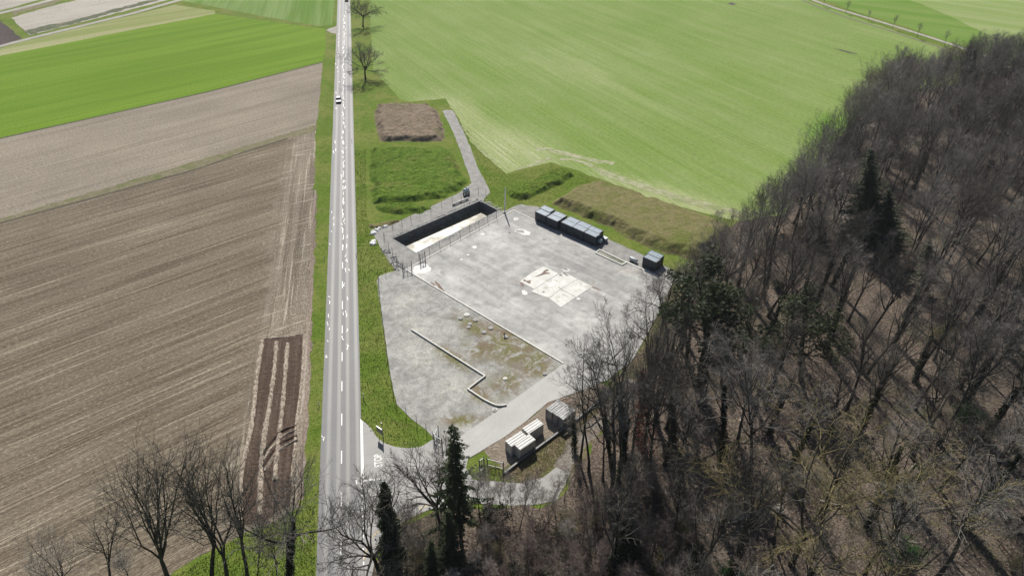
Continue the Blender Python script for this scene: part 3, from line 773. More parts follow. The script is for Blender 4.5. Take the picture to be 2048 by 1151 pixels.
# pale landing slab, laid in bays with recessed joints
z5 = off((1020, 500), 200 / 1644)
pad_parent = empty('landing_slab', (0, 0, 0))
tag(pad_parent, 'pale square concrete slab with notched corners and dark stains on the yard', 'concrete slab')
bays = [[(560, 265), (800, 388), (650, 478), (385, 355)], [(385, 352), (648, 476), (400, 640), (160, 515)],
        [(652, 480), (870, 358), (1110, 477), (830, 640)], [(648, 480), (826, 641), (640, 790), (352, 682), (402, 643)],
        [(1112, 478), (1350, 602), (1090, 774), (834, 642)], [(830, 645), (1086, 776), (835, 940), (644, 792)]]
mid_sq = [(700, 505), (808, 552), (690, 625), (610, 582)]
small_sq = [(780, 580), (815, 597), (778, 620), (745, 600)]
def shrink(pts, d):
    c = sum(pts, Vector()) / len(pts)
    return [p + (c - p).normalized() * d for p in pts]
for b in bays: sheet('slab_bay', shrink(P(z5(b), .1), .02), 0.15, M['slab'], kind=None, parent=pad_parent, thick=.06)
o = sheet('centre_slab', P(z5(mid_sq)), 0.158, M['stain_pale'], kind=None, parent=pad_parent); o['label'] = 'bright white square'
o = sheet('centre_slab', P(z5(small_sq)), 0.159, M['stain_pale'], kind=None, parent=pad_parent); o['label'] = 'small bright white square'
def stain(parent, px, mat, z, seed=0, name='stain'):
    return sheet(name, smooth_path(P(px) + [at(*px[0])], .5)[:-1], z, mat, kind=None, parent=parent)
for px in ([(410, 445), (520, 390), (570, 340), (620, 325), (635, 345), (580, 368), (660, 385), (640, 398), (570, 405), (480, 435)], [(215, 510), (240, 485), (270, 515), (350, 505), (330, 530), (345, 555), (300, 550), (255, 525)]): stain(pad_parent, z5(px), M['stain_rust'], .162)
for px in ([(800, 412), (835, 402), (870, 425), (825, 430)], [(855, 378), (890, 372), (955, 425), (940, 432), (890, 405)], [(525, 695), (560, 680), (570, 690), (555, 705), (580, 712), (545, 706)]): stain(pad_parent, z5(px), M['stain_dark'], .163)
def ell(c, rx, ry, rot=0, n=14, seed=1, wob=.24):
    r_ = random.Random(seed)
    ca, sa = math.cos(rot), math.sin(rot)
    out = []
    for i in range(n):
        t = 2 * math.pi * i / n; k = 1 + r_.uniform(-wob, wob)
        a, b = rx * k * math.cos(t), ry * k * math.sin(t)
        out.append((c[0] + a * ca - b * sa, c[1] + a * sa + b * ca))
    return out
z1 = off((700, 350), 600 / 2031)
for i, (cx, cy, rx, ry, rot, mt) in enumerate([(1165, 385, 50, 14, .15, 'p'), (1190, 398, 28, 11, 0, 'p'), (1123, 299, 16, 9, 0, 'p'), (842, 490, 17, 9, 0, 'p'), (901, 401, 14, 8, 0, 'p'), (1182, 796, 21, 13, .3, 'p'), (485, 640, 58, 34, -.15, 'p'), (1460, 643, 26, 12, .2, 'p'), (755, 573, 8, 5, 0, 'p'), (800, 541, 10, 5, 0, 'p'),
                                                (1152, 383, 33, 9, .2, 'd'), (1122, 299, 6, 3, 0, 'd'), (1458, 640, 19, 8, .25, 'd'), (497, 622, 10, 5, 0, 'd'), (1022, 553, 15, 7, .1, 'g'), (852, 578, 11, 5, 0, 'g'), (1315, 437, 14, 6, 0, 'g'), (600, 682, 20, 6, .5, 'd'), (905, 615, 8, 4, 0, 'd'), (840, 668, 9, 4, -.4, 'd'), (645, 550, 16, 5, .4, 'g'), (625, 655, 14, 9, 0, 'g'),
                                                (605, 755, 45, 9, .85, 'r'), (1545, 838, 13, 8, 0, 'p'), (1165, 742, 16, 8, .8, 'r'), (1665, 768, 36, 4, .35, 'r'), (560, 740, 20, 6, .6, 'r'), (1080, 392, 10, 4, 0, 'r')]):
    mt_ = {'p': 'stain_pale', 'd': 'stain_grey', 'g': 'stain_grey', 'r': 'stain_rust'}[mt]
    stain(apron, ell(*z1([(cx, cy)]), rx * .2954, ry * .2954, rot, seed=i), M[mt_], .106 + .0004 * i + (.02 if mt in 'dgr' else 0) * 0.3, name='stain')
# expansion joints across the apron
for a, b, w in (((960, 525), (1093, 595), .10), ((1090, 532), (1065, 510), .16), ((1064, 516), (970, 565), .07), ((1184, 572), (1290, 625), .12)):
    strip('expansion_joint', P([a, ((a[0] + b[0]) / 2, (a[1] + b[1]) / 2), b]), w, .104, M['stain_grey'], parent=apron, kind=None)

# manhole rings in the gravel yard
z2 = off((740, 600), 600 / 2031)
mh = []
for i, (x, y, r_) in enumerate([(655, 101, .55), (613, 124, .5), (714, 136, .5), (677, 164, .45), (668, 185, .4), (818, 190, .5), (772, 218, .5), (915, 533, .4), (1183, 500, .4), (845, 743, .42), (920, 250, .5)]):
    c = at(*z2([(x, y)])[0])
    e = empty('manhole', (c.x, c.y, .04))
    m = MB(); m.tube([(0, 0, 0), (0, 0, .16)], r_, 14, True); m.build('concrete_ring', M['kerb'] if i in (0, 7, 9) else M['cont_grey'], e)
    m = MB(); m.tube([(0, 0, .16), (0, 0, .2)], r_ * .72, 12, True); m.build('lid', M['stain_grey'] if i not in (0, 7) else M['stone'], e)
    tag(e, 'round concrete manhole cover set in the mossy gravel yard', 'manhole', 'manholes in the gravel yard')
    mh.append(e)
for k_, lb_ in ((1, 'flat manhole just left of the largest pale manhole ring'), (2, 'manhole just right of the largest pale ring, near the long kerb'), (3, 'upper of two small touching manholes below the largest ring'), (4, 'lower of two small touching manholes below the largest ring'), (5, 'manhole in the moss left of the dark standpipe'), (6, 'manhole in the moss farther left of the dark standpipe'), (10, 'manhole at the foot of the dark standpipe')):
    mh[k_]['label'] = lb_
mh[0]['label'] = 'largest pale manhole ring on bare gravel, beside the long yard kerb'
mh[7]['label'] = 'bright white manhole lid in the moss near the low wall corner'
mh[9]['label'] = 'pale manhole beside the rounded end of the low white wall'
mh[8]['label'] = 'manhole at the mossy edge close to the access lane'
e = empty('hydrant', at(*z2([(910, 245)])[0]))
m = MB(); m.tube([(0, 0, .04), (0, 0, 1.0)], .09, 8, True); m.build('standpipe', M['dark_steel'], e)
m = MB(); m.tube([(-.28, 0, .85), (.28, 0, .85)], .05, 6, True); m.build('handle', M['dark_steel'], e)
tag(e, 'small dark standpipe standing among manholes near the long kerb', 'hydrant')

# sunken basin
wz = -2.25
bas = empty('water_basin', BASIN[0])
tag(bas, 'sunken rectangular basin with dark walls and murky sunlit water', 'basin')
inv = Matrix.Translation(-BASIN[0])
cb = sum(BASIN, Vector()) / 4
def local(v): return v - BASIN[0]
for i in range(4):
    a, b = BASIN[i], BASIN[(i + 1) % 4]
    n = Vector((-(b - a).y, (b - a).x, 0)).normalized()
    if n.dot(cb - a) > 0: n = -n
    k = 26
    vs, fs = [], []
    r_ = random.Random(i)
    for j in range(k + 1):
        q = a + (b - a) * (j / k)
        for z, o_ in ((.05, .0), (-.4, .0), (-1.6, 0), (wz - .6, 0), (wz - .6, .4), (.05, .4)):
            w = q + n * (o_ + (r_.uniform(-.05, .05) if o_ == 0 and 0 < j < k and z < 0 else 0))
            vs.append(tuple(local(Vector((w.x, w.y, z)))))
    for j in range(k):
        for h in range(6):
            a_, b_ = j * 6 + h, j * 6 + (h + 1) % 6
            fs.append((a_, b_, b_ + 6, a_ + 6))
    mb = MB(); mb.add(vs, fs); mb.build('basin_wall', M['basin_wall'], bas)
mb = MB(); mb.add([tuple(local(Vector((p.x, p.y, wz)))) for p in BASIN], [(0, 1, 2, 3)])
o = mb.build('basin_water', M['water'], bas)
bm = bmesh.new(); bm.from_mesh(o.data); bmesh.ops.recalc_face_normals(bm, faces=bm.faces)
for f in bm.faces:
    if f.normal.z < 0: f.normal_flip()
bm.to_mesh(o.data); bm.free()
# rough rims round the basin
def rubble(pts, n, smin, smax, mat, name, label, cat, spread=.4, seed=0, group=None):
    r_ = random.Random(seed); mb = MB(); path = smooth_path([Vector(p) for p in pts], .5)
    for i in range(n):
        q = r_.choice(path) + Vector((r_.gauss(0, spread), r_.gauss(0, spread), 0))
        s_ = r_.uniform(smin, smax)
        vs = []
        for k in range(6):
            t = k * math.pi / 3 + r_.uniform(-.3, .3); rr_ = s_ * r_.uniform(.7, 1.2)
            vs.append((q.x + rr_ * math.cos(t), q.y + rr_ * math.sin(t), .03))
        for k in range(4):
            t = k * math.pi / 2 + r_.uniform(-.4, .4); rr_ = s_ * r_.uniform(.35, .7)
            vs.append((q.x + rr_ * math.cos(t), q.y + rr_ * math.sin(t), .03 + s_ * r_.uniform(.4, .8)))
        fs = [(6, 7, 8, 9), (0, 1, 7, 6), (1, 2, 7), (2, 3, 8, 7), (3, 4, 8), (4, 5, 9, 8), (5, 0, 6, 9)]
        mb.add(vs, fs)
    o = mb.build(name, mat)
    o['kind'] = 'stuff'; o['label'] = label; o['category'] = cat
    return o
rubble(P([(838, 507), (900, 475), (960, 443), (1000, 424)]), 190, .06, .22, M['stone'], 'rubble', 'strip of pale rubble between the basin and the white kerb', 'rubble', .35, 1)
rubble(P([(786, 474), (850, 446), (905, 422), (955, 400)]), 150, .08, .22, M['old_asphalt'], 'rubble', 'brown crumbling earth along the far rim of the basin', 'rubble', .12, 2)
rubble(P([(770, 500), (785, 515), (800, 535), (810, 535)]), 120, .1, .35, M['cont_grey'], 'rubble', 'grey broken stones on the corner between basin and gravel yard', 'rubble', .6, 3)
rubble(P([(958, 398), (975, 405), (1000, 418)]), 60, .1, .35, M['stone'], 'rubble', 'pale stones along the short end of the basin', 'rubble', .4, 4)

# bed of the container row trough
z6 = off((1000, 380), 360 / 2048)
tq = P(z6([(1088, 722), (1128, 684), (1436, 830), (1388, 858)]))
tr = empty('water_trough', tq[0])
tag(tr, 'low rectangular trough with white rim and green scummy water at the yard edge', 'trough')
kerb_line([q - tq[0] for q in tq] + [tq[0] - tq[0]], .26, .32, M['kerb'], 'rim', tr)
mb = MB(); mb.add([tuple(Vector((q.x, q.y, .16)) - tq[0]) for q in tq], [(0, 3, 2, 1)]); mb.build('trough_water', M['trough_water'], tr)

# ------------------------------------------------------------------ earth mounds
def seg_dist(px, py, poly):
    d = np.full(px.shape, 1e9); inside = np.zeros(px.shape, bool)
    n = len(poly)
    for i in range(n):
        ax, ay = poly[i].x, poly[i].y; bx, by = poly[(i + 1) % n].x, poly[(i + 1) % n].y
        ex, ey = bx - ax, by - ay
        t = np.clip(((px - ax) * ex + (py - ay) * ey) / (ex * ex + ey * ey + 1e-12), 0, 1)
        d = np.minimum(d, np.hypot(px - ax - t * ex, py - ay - t * ey))
        c = ((ay > py) != (by > py)) & (px < (bx - ax) * (py - ay) / (by - ay + 1e-12) + ax)
        inside ^= c
    return np.where(inside, d, -d)
MOUNDS = []
def mound(px, h, slope, mat, label, seed, rough=.2, kind='structure', name='earth_mound', wave=.4):
    poly = P(px)
    xs = [p.x for p in poly]; ys = [p.y for p in poly]
    st = .35
    gx = np.arange(min(xs) - 1, max(xs) + 1, st); gy = np.arange(min(ys) - 1, max(ys) + 1, st)
    X, Y = np.meshgrid(gx, gy)
    D = seg_dist(X, Y, poly)
    r_ = np.random.RandomState(seed)
    def fld(cell):
        nx, ny = int(len(gx) * st / cell) + 3, int(len(gy) * st / cell) + 3
        g_ = r_.rand(ny, nx)
        u, v = (X - gx[0]) / cell, (Y - gy[0]) / cell
        i, j = u.astype(int), v.astype(int); fu, fv = u - i, v - j
        fu, fv = fu * fu * (3 - 2 * fu), fv * fv * (3 - 2 * fv)
        return (g_[j, i] * (1 - fu) + g_[j, i + 1] * fu) * (1 - fv) + (g_[j + 1, i] * (1 - fu) + g_[j + 1, i + 1] * fu) * fv
    n1, n2, n3 = fld(2.6), fld(1.0), fld(.4)
    D2 = D + (n1 - .5) * 1.2 + (n2 - .5) * .5
    t = np.clip(D2 / slope, 0, 1); t = t * t * (3 - 2 * t)
    Z = t * h + t * ((n1 - .5) * wave + (n2 - .5) * rough * 1.4 + (n3 - .5) * rough * 1.1) - .06
    keep = D > -.7
    idx = -np.ones(X.shape, int); idx[keep] = np.arange(keep.sum())
    vs = np.stack([X[keep], Y[keep], Z[keep]], 1)
    a, b, c, d_ = idx[:-1, :-1], idx[:-1, 1:], idx[1:, 1:], idx[1:, :-1]
    ok = (a >= 0) & (b >= 0) & (c >= 0) & (d_ >= 0)
    fs = np.stack([a[ok], b[ok], c[ok], d_[ok]], 1)
    m = bpy.data.meshes.new(name); m.from_pydata(vs.tolist(), [], fs.tolist()); m.update()
    o = link(name, m, mat); o['kind'] = kind; o['label'] = label
    MOUNDS.append((vs, mat))
    return vs
mv1 = mound([(752, 210), (800, 209), (858, 210), (878, 226), (893, 268), (885, 283), (845, 284), (770, 285), (758, 283), (748, 240)], 1.35, 2.4, M['mound_brown'], 'flat-topped mound covered in withered brown weeds', 1, .14, wave=.2)
mv2 = mound([(740, 299), (820, 296), (900, 299), (918, 330), (938, 366), (925, 382), (880, 398), (820, 408), (768, 410), (745, 408), (736, 345)], 1.25, 2.6, M['mound_green'], 'large flat mound of lush green grass beside the road', 2)
mv3 = mound([(748, 409), (800, 406), (850, 410), (868, 418), (840, 428), (790, 430), (752, 426)], .95, 2.0, M['mound_green'], 'narrow grassy bank in front of the large green mound', 3)
mv4 = mound([(1014, 384), (1060, 362), (1110, 340), (1140, 343), (1154, 352), (1110, 375), (1065, 397), (1040, 400), (1020, 394)], 1.1, 2.0, M['mound_green'], 'small green bank behind the white mast', 4)
mv5 = mound([(1120, 420), (1100, 408), (1150, 372), (1185, 364), (1220, 366), (1330, 405), (1440, 440), (1470, 462), (1440, 500), (1390, 522), (1330, 508), (1270, 485), (1210, 452), (1160, 432)], 1.9, 3.2, M['mound_mixed'], 'broad dry-grass mound behind the row of containers', 5, .07, wave=.15)
mound([(735, 447), (775, 442), (800, 442), (782, 452), (760, 458), (738, 458)], .5, 1.0, M['mound_mixed'], 'low weedy bank beside the basin track', 6)

# grass and weed tufts (nobody could count them)
def tufts(name, pts, mat, label, seed, size=(.25, .6), blades=4, cat='grass'):
    r_ = np.random.RandomState(seed)
    V, F = [], []
    n = len(pts)
    ang = r_.rand(n, blades) * 6.283; hh = size[0] + r_.rand(n, blades) * (size[1] - size[0]); lean = r_.rand(n, blades) * .6
    P_ = np.asarray(pts)[:, None, :]
    ca, sa = np.cos(ang), np.sin(ang)
    w = hh * .22
    base = P_ + np.stack([ca * w * .5, sa * w * .5, np.zeros_like(ca)], -1)
    left = base + np.stack([-sa * w, ca * w, np.zeros_like(ca)], -1)
    right = base + np.stack([sa * w, -ca * w, np.zeros_like(ca)], -1)
    tip = base + np.stack([ca * lean * hh, sa * lean * hh, hh], -1)
    vs = np.stack([left, right, tip], 2).reshape(-1, 3)
    fs = np.arange(len(vs)).reshape(-1, 3)
    m = bpy.data.meshes.new(name); m.from_pydata(vs.tolist(), [], fs.tolist()); m.update()
    o = link(name, m, mat); o['kind'] = 'stuff'; o['label'] = label; o['category'] = cat
    return o
def pick(vs, n, seed, zmin=.0):
    r_ = np.random.RandomState(seed)
    q = vs[vs[:, 2] > zmin]
    q = q[r_.randint(0, len(q), n)].copy(); q[:, :2] += r_.uniform(-.2, .2, (n, 2)); q[:, 2] -= .05
    return q
tufts('weeds', pick(mv1, 5000, 1), M['tuft_brown'], 'withered brown weeds on the flat-topped mound', 1, (.06, .22), 3, 'weeds')
tufts('grass', pick(mv2, 8000, 2), M['tuft'], 'thick grass on the large green mound', 2, (.07, .24), 3)
tufts('grass', pick(np.vstack([mv3, mv4]), 3500, 3), M['tuft'], 'thick grass on the small green banks', 3, (.07, .24), 3)
tufts('grass', pick(mv5, 5000, 4), M['tuft_dry'], 'dry grass on the broad mound', 4, (.05, .14), 3)
def poly_pts(px, n, seed):
    poly = P(px); r_ = np.random.RandomState(seed)
    xs = [p.x for p in poly]; ys = [p.y for p in poly]
    q = np.stack([r_.uniform(min(xs), max(xs), n * 4), r_.uniform(min(ys), max(ys), n * 4), np.zeros(n * 4)], 1)
    q = q[seg_dist(q[:, 0], q[:, 1], poly) > .1][:n]
    return q
verge_r = [(708, 300), (722, 838), (745, 868), (770, 888), (815, 893), (862, 876), (850, 862), (795, 815), (778, 740), (752, 560), (770, 545), (800, 540), (755, 485), (742, 468), (735, 430), (732, 300)]
tufts('grass', poly_pts(verge_r, 9000, 11), M['tuft'], 'rough green grass between the road and the gravel yard', 11, (.08, .26), 3)
verge_l = [(668, 120), (676, 120), (647, 780), (634, 1160), (590, 1160), (610, 924), (622, 660), (640, 250)]
tufts('grass', poly_pts(verge_l, 7000, 12), M['tuft'], 'rough green grass along the left edge of the road', 12, (.08, .22), 3)
tufts('grass', poly_pts([(348, 1150), (442, 1093), (505, 1060), (600, 1015), (632, 1000), (630, 1190), (300, 1230)], 4000, 13), M['tuft'], 'grass under the row of bare trees by the stubble', 13, (.08, .28), 3)
tufts('grass', poly_pts([(1006, 940), (1090, 884), (1170, 832), (1215, 790), (1225, 812), (1185, 845), (1145, 892), (1115, 925), (1080, 952), (1040, 964), (950, 956), (960, 930), (985, 925)], 3500, 14), M['tuft_dry'], 'dry tufted grass between the containers and the forest path', 14, (.08, .28), 3)
tufts('grass', poly_pts([(905, 225), (1013, 350), (1102, 328), (1200, 360), (1330, 404), (1220, 364), (1150, 370), (1100, 405), (1045, 407), (1010, 418), (965, 400), (980, 384), (945, 300)], 6000, 15), M['tuft'], 'green grass between the service track and the crop', 15, (.08, .26), 3)

# ------------------------------------------------------------------ containers
def container(L, W, H, wall, roof, edge, name='shipping_container', long_ribs=False):
    root = empty(name)
    m = MB()                                     # corrugated walls
    def corr(a, b, n):
        a, b = Vector(a), Vector(b); d = (b - a); nx = Vector((d.y, -d.x, 0)).normalized()
        k = max(4, int(d.length / .22)) * 2
        vs, fs = [], []
        for i in range(k + 1):
            o_ = .0 if (i // 2) % 2 == 0 else -.045
            q = a + d * (i / k) + nx * o_
            vs += [(q.x, q.y, .16), (q.x, q.y, H - .1)]
        for i in range(k): fs.append((2 * i, 2 * i + 2, 2 * i + 3, 2 * i + 1))
        m.add(vs, fs)
    x, y = L / 2 - .06, W / 2 - .03
    corr((-x, -y, 0), (x, -y, 0), 1); corr((x, y, 0), (-x, y, 0), 1); corr((-x, y, 0), (-x, -y, 0), 1)
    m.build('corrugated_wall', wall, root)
    r_ = MB()
    k = max(6, int(L / .32)) * 2
    vs, fs = [], []
    if long_ribs:
        k = 12
        for i in range(k + 1):
            yy = W / 2 - .02 - (W - .04) * i / k; zz = H - .02 + (.0 if (i // 2) % 2 == 0 else .07)
            vs += [(-L / 2 + .02, yy, zz), (L / 2 - .02, yy, zz)]
    else: 
      for i in range(k + 1):
        xx = -L / 2 + .02 + (L - .04) * i / k
        zz = H - .02 - (.0 if (i // 2) % 2 == 0 else .035)
        vs += [(xx, -W / 2 + .02, zz), (xx, W / 2 - .02, zz)]
    for i in range(k): fs.append((2 * i, 2 * i + 2, 2 * i + 3, 2 * i + 1))
    r_.add(vs, fs)
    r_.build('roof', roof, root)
    f, f2 = MB(), MB()
    for sy in (-1, 1):
        f.box((0, sy * (W / 2 - .05), H - .05), (L - .3, .1, .1)); f2.box((0, sy * (W / 2 - .06), .09), (L - .3, .12, .15))
    for sx in (-1, 1):
        f.box((sx * (L / 2 - .05), 0, H - .05), (.1, W - .3, .1)); f2.box((sx * (L / 2 - .06), 0, .09), (.12, W - .3, .15))
    f.build('roof_frame', edge, root); f2.build('base_frame', edge, root)
    for sx in (-1, 1):
        for sy in (-1, 1):
            c = MB(); c.box((sx * (L / 2 - .07), sy * (W / 2 - .07), H / 2), (.15, .15, H + .02)); c.build('corner_post', edge, root)
    for sy in (-1, 1):
        d = MB(); d.box((x - .0, sy * (W / 4 - .03), H / 2 + .02), (.07, W / 2 - .12, H - .36)); do = d.build('door', wall, root)
        h = MB(); h.tube([(x + .07, sy * .2, .25), (x + .07, sy * .2, H - .25)], .025, 6, True); h.box((x + .08, sy * .34, 1.1), (.03, .3, .05)); h.build('lock_rod', edge, do)
    return root
CL, CW, CH = 3.42, 1.95, 2.45
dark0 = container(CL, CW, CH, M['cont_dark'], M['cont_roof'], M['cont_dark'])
e_dir = Vector((math.cos(ROW_B), math.sin(ROW_B), 0)); e_nrm = Vector((-e_dir.y, e_dir.x, 0))
front = [at(*z6([q])[0], 2.45) for q in [(400, 247), (530, 307), (692, 366), (820, 421), (955, 481)]]
back = [at(*z6([q])[0], 2.45) for q in [(448, 203), (585, 270), (742, 332), (864, 382), (990, 440)]]
fl = ['leftmost dark container of the front row, beside the kerb corner', 'second dark container of the front row, pale seam at its left end', 'third dark container of the front row, light grey roof', 'fourth dark container of the front row, between two equal neighbours', 'rightmost dark container of the front row, beside the small grey tank']
bl = ['leftmost dark container of the back row, nearest the mast', 'second dark container of the back row, half hidden by the front one', 'third dark container of the back row, palest roof', 'fourth dark container of the back row, darker bluish roof', 'rightmost dark container of the back row, at the foot of the dry mound']
first = True
for lst, labs, bk in ((front, fl, 0), (back, bl, 1)):
    for p, lb in zip(lst, labs):
        o = dark0 if first else copy_tree(dark0)
        first = False
        c = p + e_dir * (CL / 2) + e_nrm * (CW / 2)
        o.location = (c.x, c.y, .105 if not bk else .05); o.rotation_euler = (0, 0, ROW_B)
        tag(o, lb, 'container', 'dark containers lined up along the yard')
for q, lb in (((1637, 762), 'dark container of the lone pair at the forest edge, front one'), ((1676, 722), 'dark container of the lone pair at the forest edge, rear one')):
    o = copy_tree(dark0); p = at(*z6([q])[0], 2.5)
    c = p + e_dir * (CL / 2 - .2) + e_nrm * (CW / 2); o.location = (c.x, c.y, .06); o.rotation_euler = (0, 0, ROW_B)
    tag(o, lb, 'container', 'pair of dark containers at the forest edge')
zw = off((1000, 790), 180 / 1480)
wdir = heading((935, 917), (1047, 845))
w0 = container(3.3, 1.55, 2.3, M['cont_white'], M['cont_whiteroof'], M['cont_white'], 'storage_container', True)
wd, wnr = Vector((math.cos(wdir), math.sin(wdir), 0)), Vector((-math.sin(wdir), math.cos(wdir), 0))
for i, (q, lb) in enumerate((((85, 752), 'white ribbed container at the lower left beside the access lane'), ((225, 805), 'white ribbed container pushed out of line in front of its two neighbours'), ((365, 545), 'white ribbed container at the upper end of the white trio'))):
    o = w0 if i == 0 else copy_tree(w0)
    p = at(*zw([q])[0], 2.3); c = p + wd * 1.65 - wnr * .775
    o.location = (c.x, c.y, .05); o.rotation_euler = (0, 0, wdir + math.pi * (i == 2))
    tag(o, lb, 'container', 'white containers beside the access lane')
g0 = container(3.1, 1.4, 2.35, M['cont_grey'], M['cont_greyroof'], M['cont_grey'], 'storage_container', True)
gdir = heading((1091, 817), (1112, 801))
gd, gn = Vector((math.cos(gdir), math.sin(gdir), 0)), Vector((-math.sin(gdir), math.cos(gdir), 0))
for i, (q, lb) in enumerate((((752, 222), 'mottled grey container nearest the lane under overhanging branches'), ((845, 275), 'mottled grey container in the middle of three under branches'), ((940, 335), 'mottled grey container farthest from the lane, under the branches'))):
    o = g0 if i == 0 else copy_tree(g0)
    p = at(*zw([q])[0], 2.35); c = p + gd * 1.55 - gn * .7
    o.location = (c.x, c.y, .05); o.rotation_euler = (0, 0, gdir)
    tag(o, lb, 'container', 'grey containers under the trees')

# small grey tank trailer, tank cart, lying boiler, concrete beam
def wheel(root, x, y, r, w=.18, ax='y'):
    m = MB()
    a, b = ((x, y - w / 2, r), (x, y + w / 2, r)) if ax == 'y' else ((x - w / 2, y, r), (x + w / 2, y, r))
    m.tube([a, b], r, 14, True); wo_ = m.build('wheel', M['rubber'], root)
    m = MB(); k = .02
    a2, b2 = (Vector(a) + (Vector(a) - Vector(b)).normalized() * k, Vector(b) + (Vector(b) - Vector(a)).normalized() * k)
    m.tube([a2, b2], r * .55, 10, True); m.build('rim', M['steel'], wo_)
def tank_body(L, r, z, mat, root, name='tank', axis='x'):
    m = MB()
    xs = [(-L / 2, .35), (-L / 2 + .08, .75), (-L / 2 + .22, 1), (L / 2 - .22, 1), (L / 2 - .08, .75), (L / 2, .35)]
    pts = [(x, 0, z) if axis == 'x' else (0, 0, z + x) for x, _ in xs]
    m.tube(pts, [r * k for _, k in xs], 16, True)
    return m.build(name, mat, root, True)
e = empty('tank_cart', at(932.5, 388.5), ROW_A + .25)
e.location.z = .04
tank_body(1.9, .62, 1.25, M['blue_tank'], e)
m = MB(); m.box((0, 0, .58), (1.7, .8, .1)); m.box((0, 0, 1.92), (.4, .4, .12)); m.build('chassis', M['dark_steel'], e)
for sx in (-.55, .55):
    for sy in (-.48, .48): wheel(e, sx, sy, .34)
m = MB(); m.tube([(.85, 0, .55), (1.7, 0, .45)], .05, 6, True); m.build('drawbar', M['dark_steel'], e)
tag(e, 'pale blue tank cart on dark wheels standing on the service track', 'tank cart')
e = empty('water_trailer', at(*z6([(1128, 612)])[0]), ROW_B); e.location.z = .105
tank_body(1.5, .5, .85, M['blue_tank'], e)
m = MB(); m.box((0, 0, .4), (1.5, .7, .1)); m.tube([(.75, 0, .4), (1.7, 0, .5)], .05, 6, True); m.build('chassis', M['dark_steel'], e)
for sy in (-.5, .5): wheel(e, 0, sy, .3)
m = MB(); m.box((-.4, 0, 1.38), (.4, .4, .14)); m.build('hatch', M['steel'], e)
tag(e, 'small light blue-grey trailer at the right end of the container row', 'trailer')
e = empty('equipment_box', at(*z6([(1178, 596)])[0]) + Vector((.3, .5, 0)), ROW_B); e.location.z = .05
m = MB(); m.box((0, 0, .55), (1.1, .9, .9)); m.build('housing', M['cont_roof'], e)
m = MB(); m.box((0, 0, 1.03), (1.2, 1.0, .06)); m.build('lid', M['cont_edge'], e)
for sx in (-.45, .45):
    m = MB(); m.box((sx, 0, .05), (.1, .9, .1)); m.build('skid', M['dark_steel'], e)
tag(e, 'dull blue equipment box tucked behind the small trailer', 'box')
e = empty('old_boiler', at(*z6([(1515, 812)])[0]), ROW_B); e.location.z = .045
tank_body(2.2, .42, .55, M['cont_edge'], e)
for sx in (-.6, .6):
    m = MB(); m.box((sx, 0, .1), (.15, .7, .2)); m.build('cradle', M['kerb'], e)
tag(e, 'pale cylindrical tank lying between the trough and the lone containers', 'tank')
zb4 = off((880, 350), 180 / 1726)
a, b = at(*zb4([(235, 590)])[0]), at(*zb4([(548, 468)])[0])
e = empty('concrete_beam', (a + b) / 2, math.atan2((b - a).y, (b - a).x)); e.location.z = .04
L_ = (b - a).length
m = MB(); m.box((0, 0, .42), (L_, .3, .34)); m.build('beam', M['stone'], e)
for sx in (-.4, 0, .4):
    m = MB(); m.box((sx * L_, 0, .12), (.3, .34, .25)); m.build('support', M['cont_grey'], e)
tag(e, 'long narrow concrete beam lying on the track behind the basin', 'beam')
# mast
mp = at(1009, 425.5)
e = empty('mast', (mp.x, mp.y, 0)); e.rotation_euler = (0, R(2.5), 0)
m = MB(); m.tube([(0, 0, 0), (0, 0, 7.0)], [.19, .15], 10, True); m.build('pole', M['foil'], e)
m = MB(); m.tube([(0, 0, 0), (0, 0, .35)], .38, 10, True); m.build('base_collar', M['kerb'], e)
m = MB(); m.tube([(0, 0, 7.0), (0, 0, 7.15)], [.16, .06], 10, True); m.build('cap', M['steel'], e)
tag(e, 'tall white mast at the corner of basin and concrete yard', 'mast')
# white plastic sheeting heaps
def sheetpile(px, r_, label, seed):
    rr = random.Random(seed); mb = MB()
    for i in range(9):
        q = at(*rr.choice(px)); q += Vector((rr.uniform(-.5, .5), rr.uniform(-.4, .4), 0))
        s_ = rr.uniform(.35, .75) * r_
        n = 9; ring = [(q.x + s_ * math.cos(t * 6.283 / n) * rr.uniform(.7, 1.2), q.y + s_ * math.sin(t * 6.283 / n) * rr.uniform(.7, 1.2), rr.uniform(.03, .1)) for t in range(n)]
        ring2 = [(q.x + (v[0] - q.x) * .6, q.y + (v[1] - q.y) * .6, rr.uniform(.2, .45)) for v in ring]
        mb.add(ring + ring2 + [(q.x, q.y, rr.uniform(.2, .4))], [(k, (k + 1) % n, n + (k + 1) % n, n + k) for k in range(n)] + [(n + k, n + (k + 1) % n, 2 * n) for k in range(n)])
    o = mb.build('plastic_sheeting', M['foil']); tag(o, label, 'sheeting')
sheetpile([(752, 460), (760, 456), (770, 453), (777, 451)], .9, 'crumpled white sheeting on the bank at the end of the basin track', 1)
sheetpile([(747, 464), (746, 468)], .8, 'small white sheeting heap hanging over the grass edge', 2)
sheetpile([(745, 483), (747, 488)], .9, 'white bundle lying in the grass below the track corner', 3)

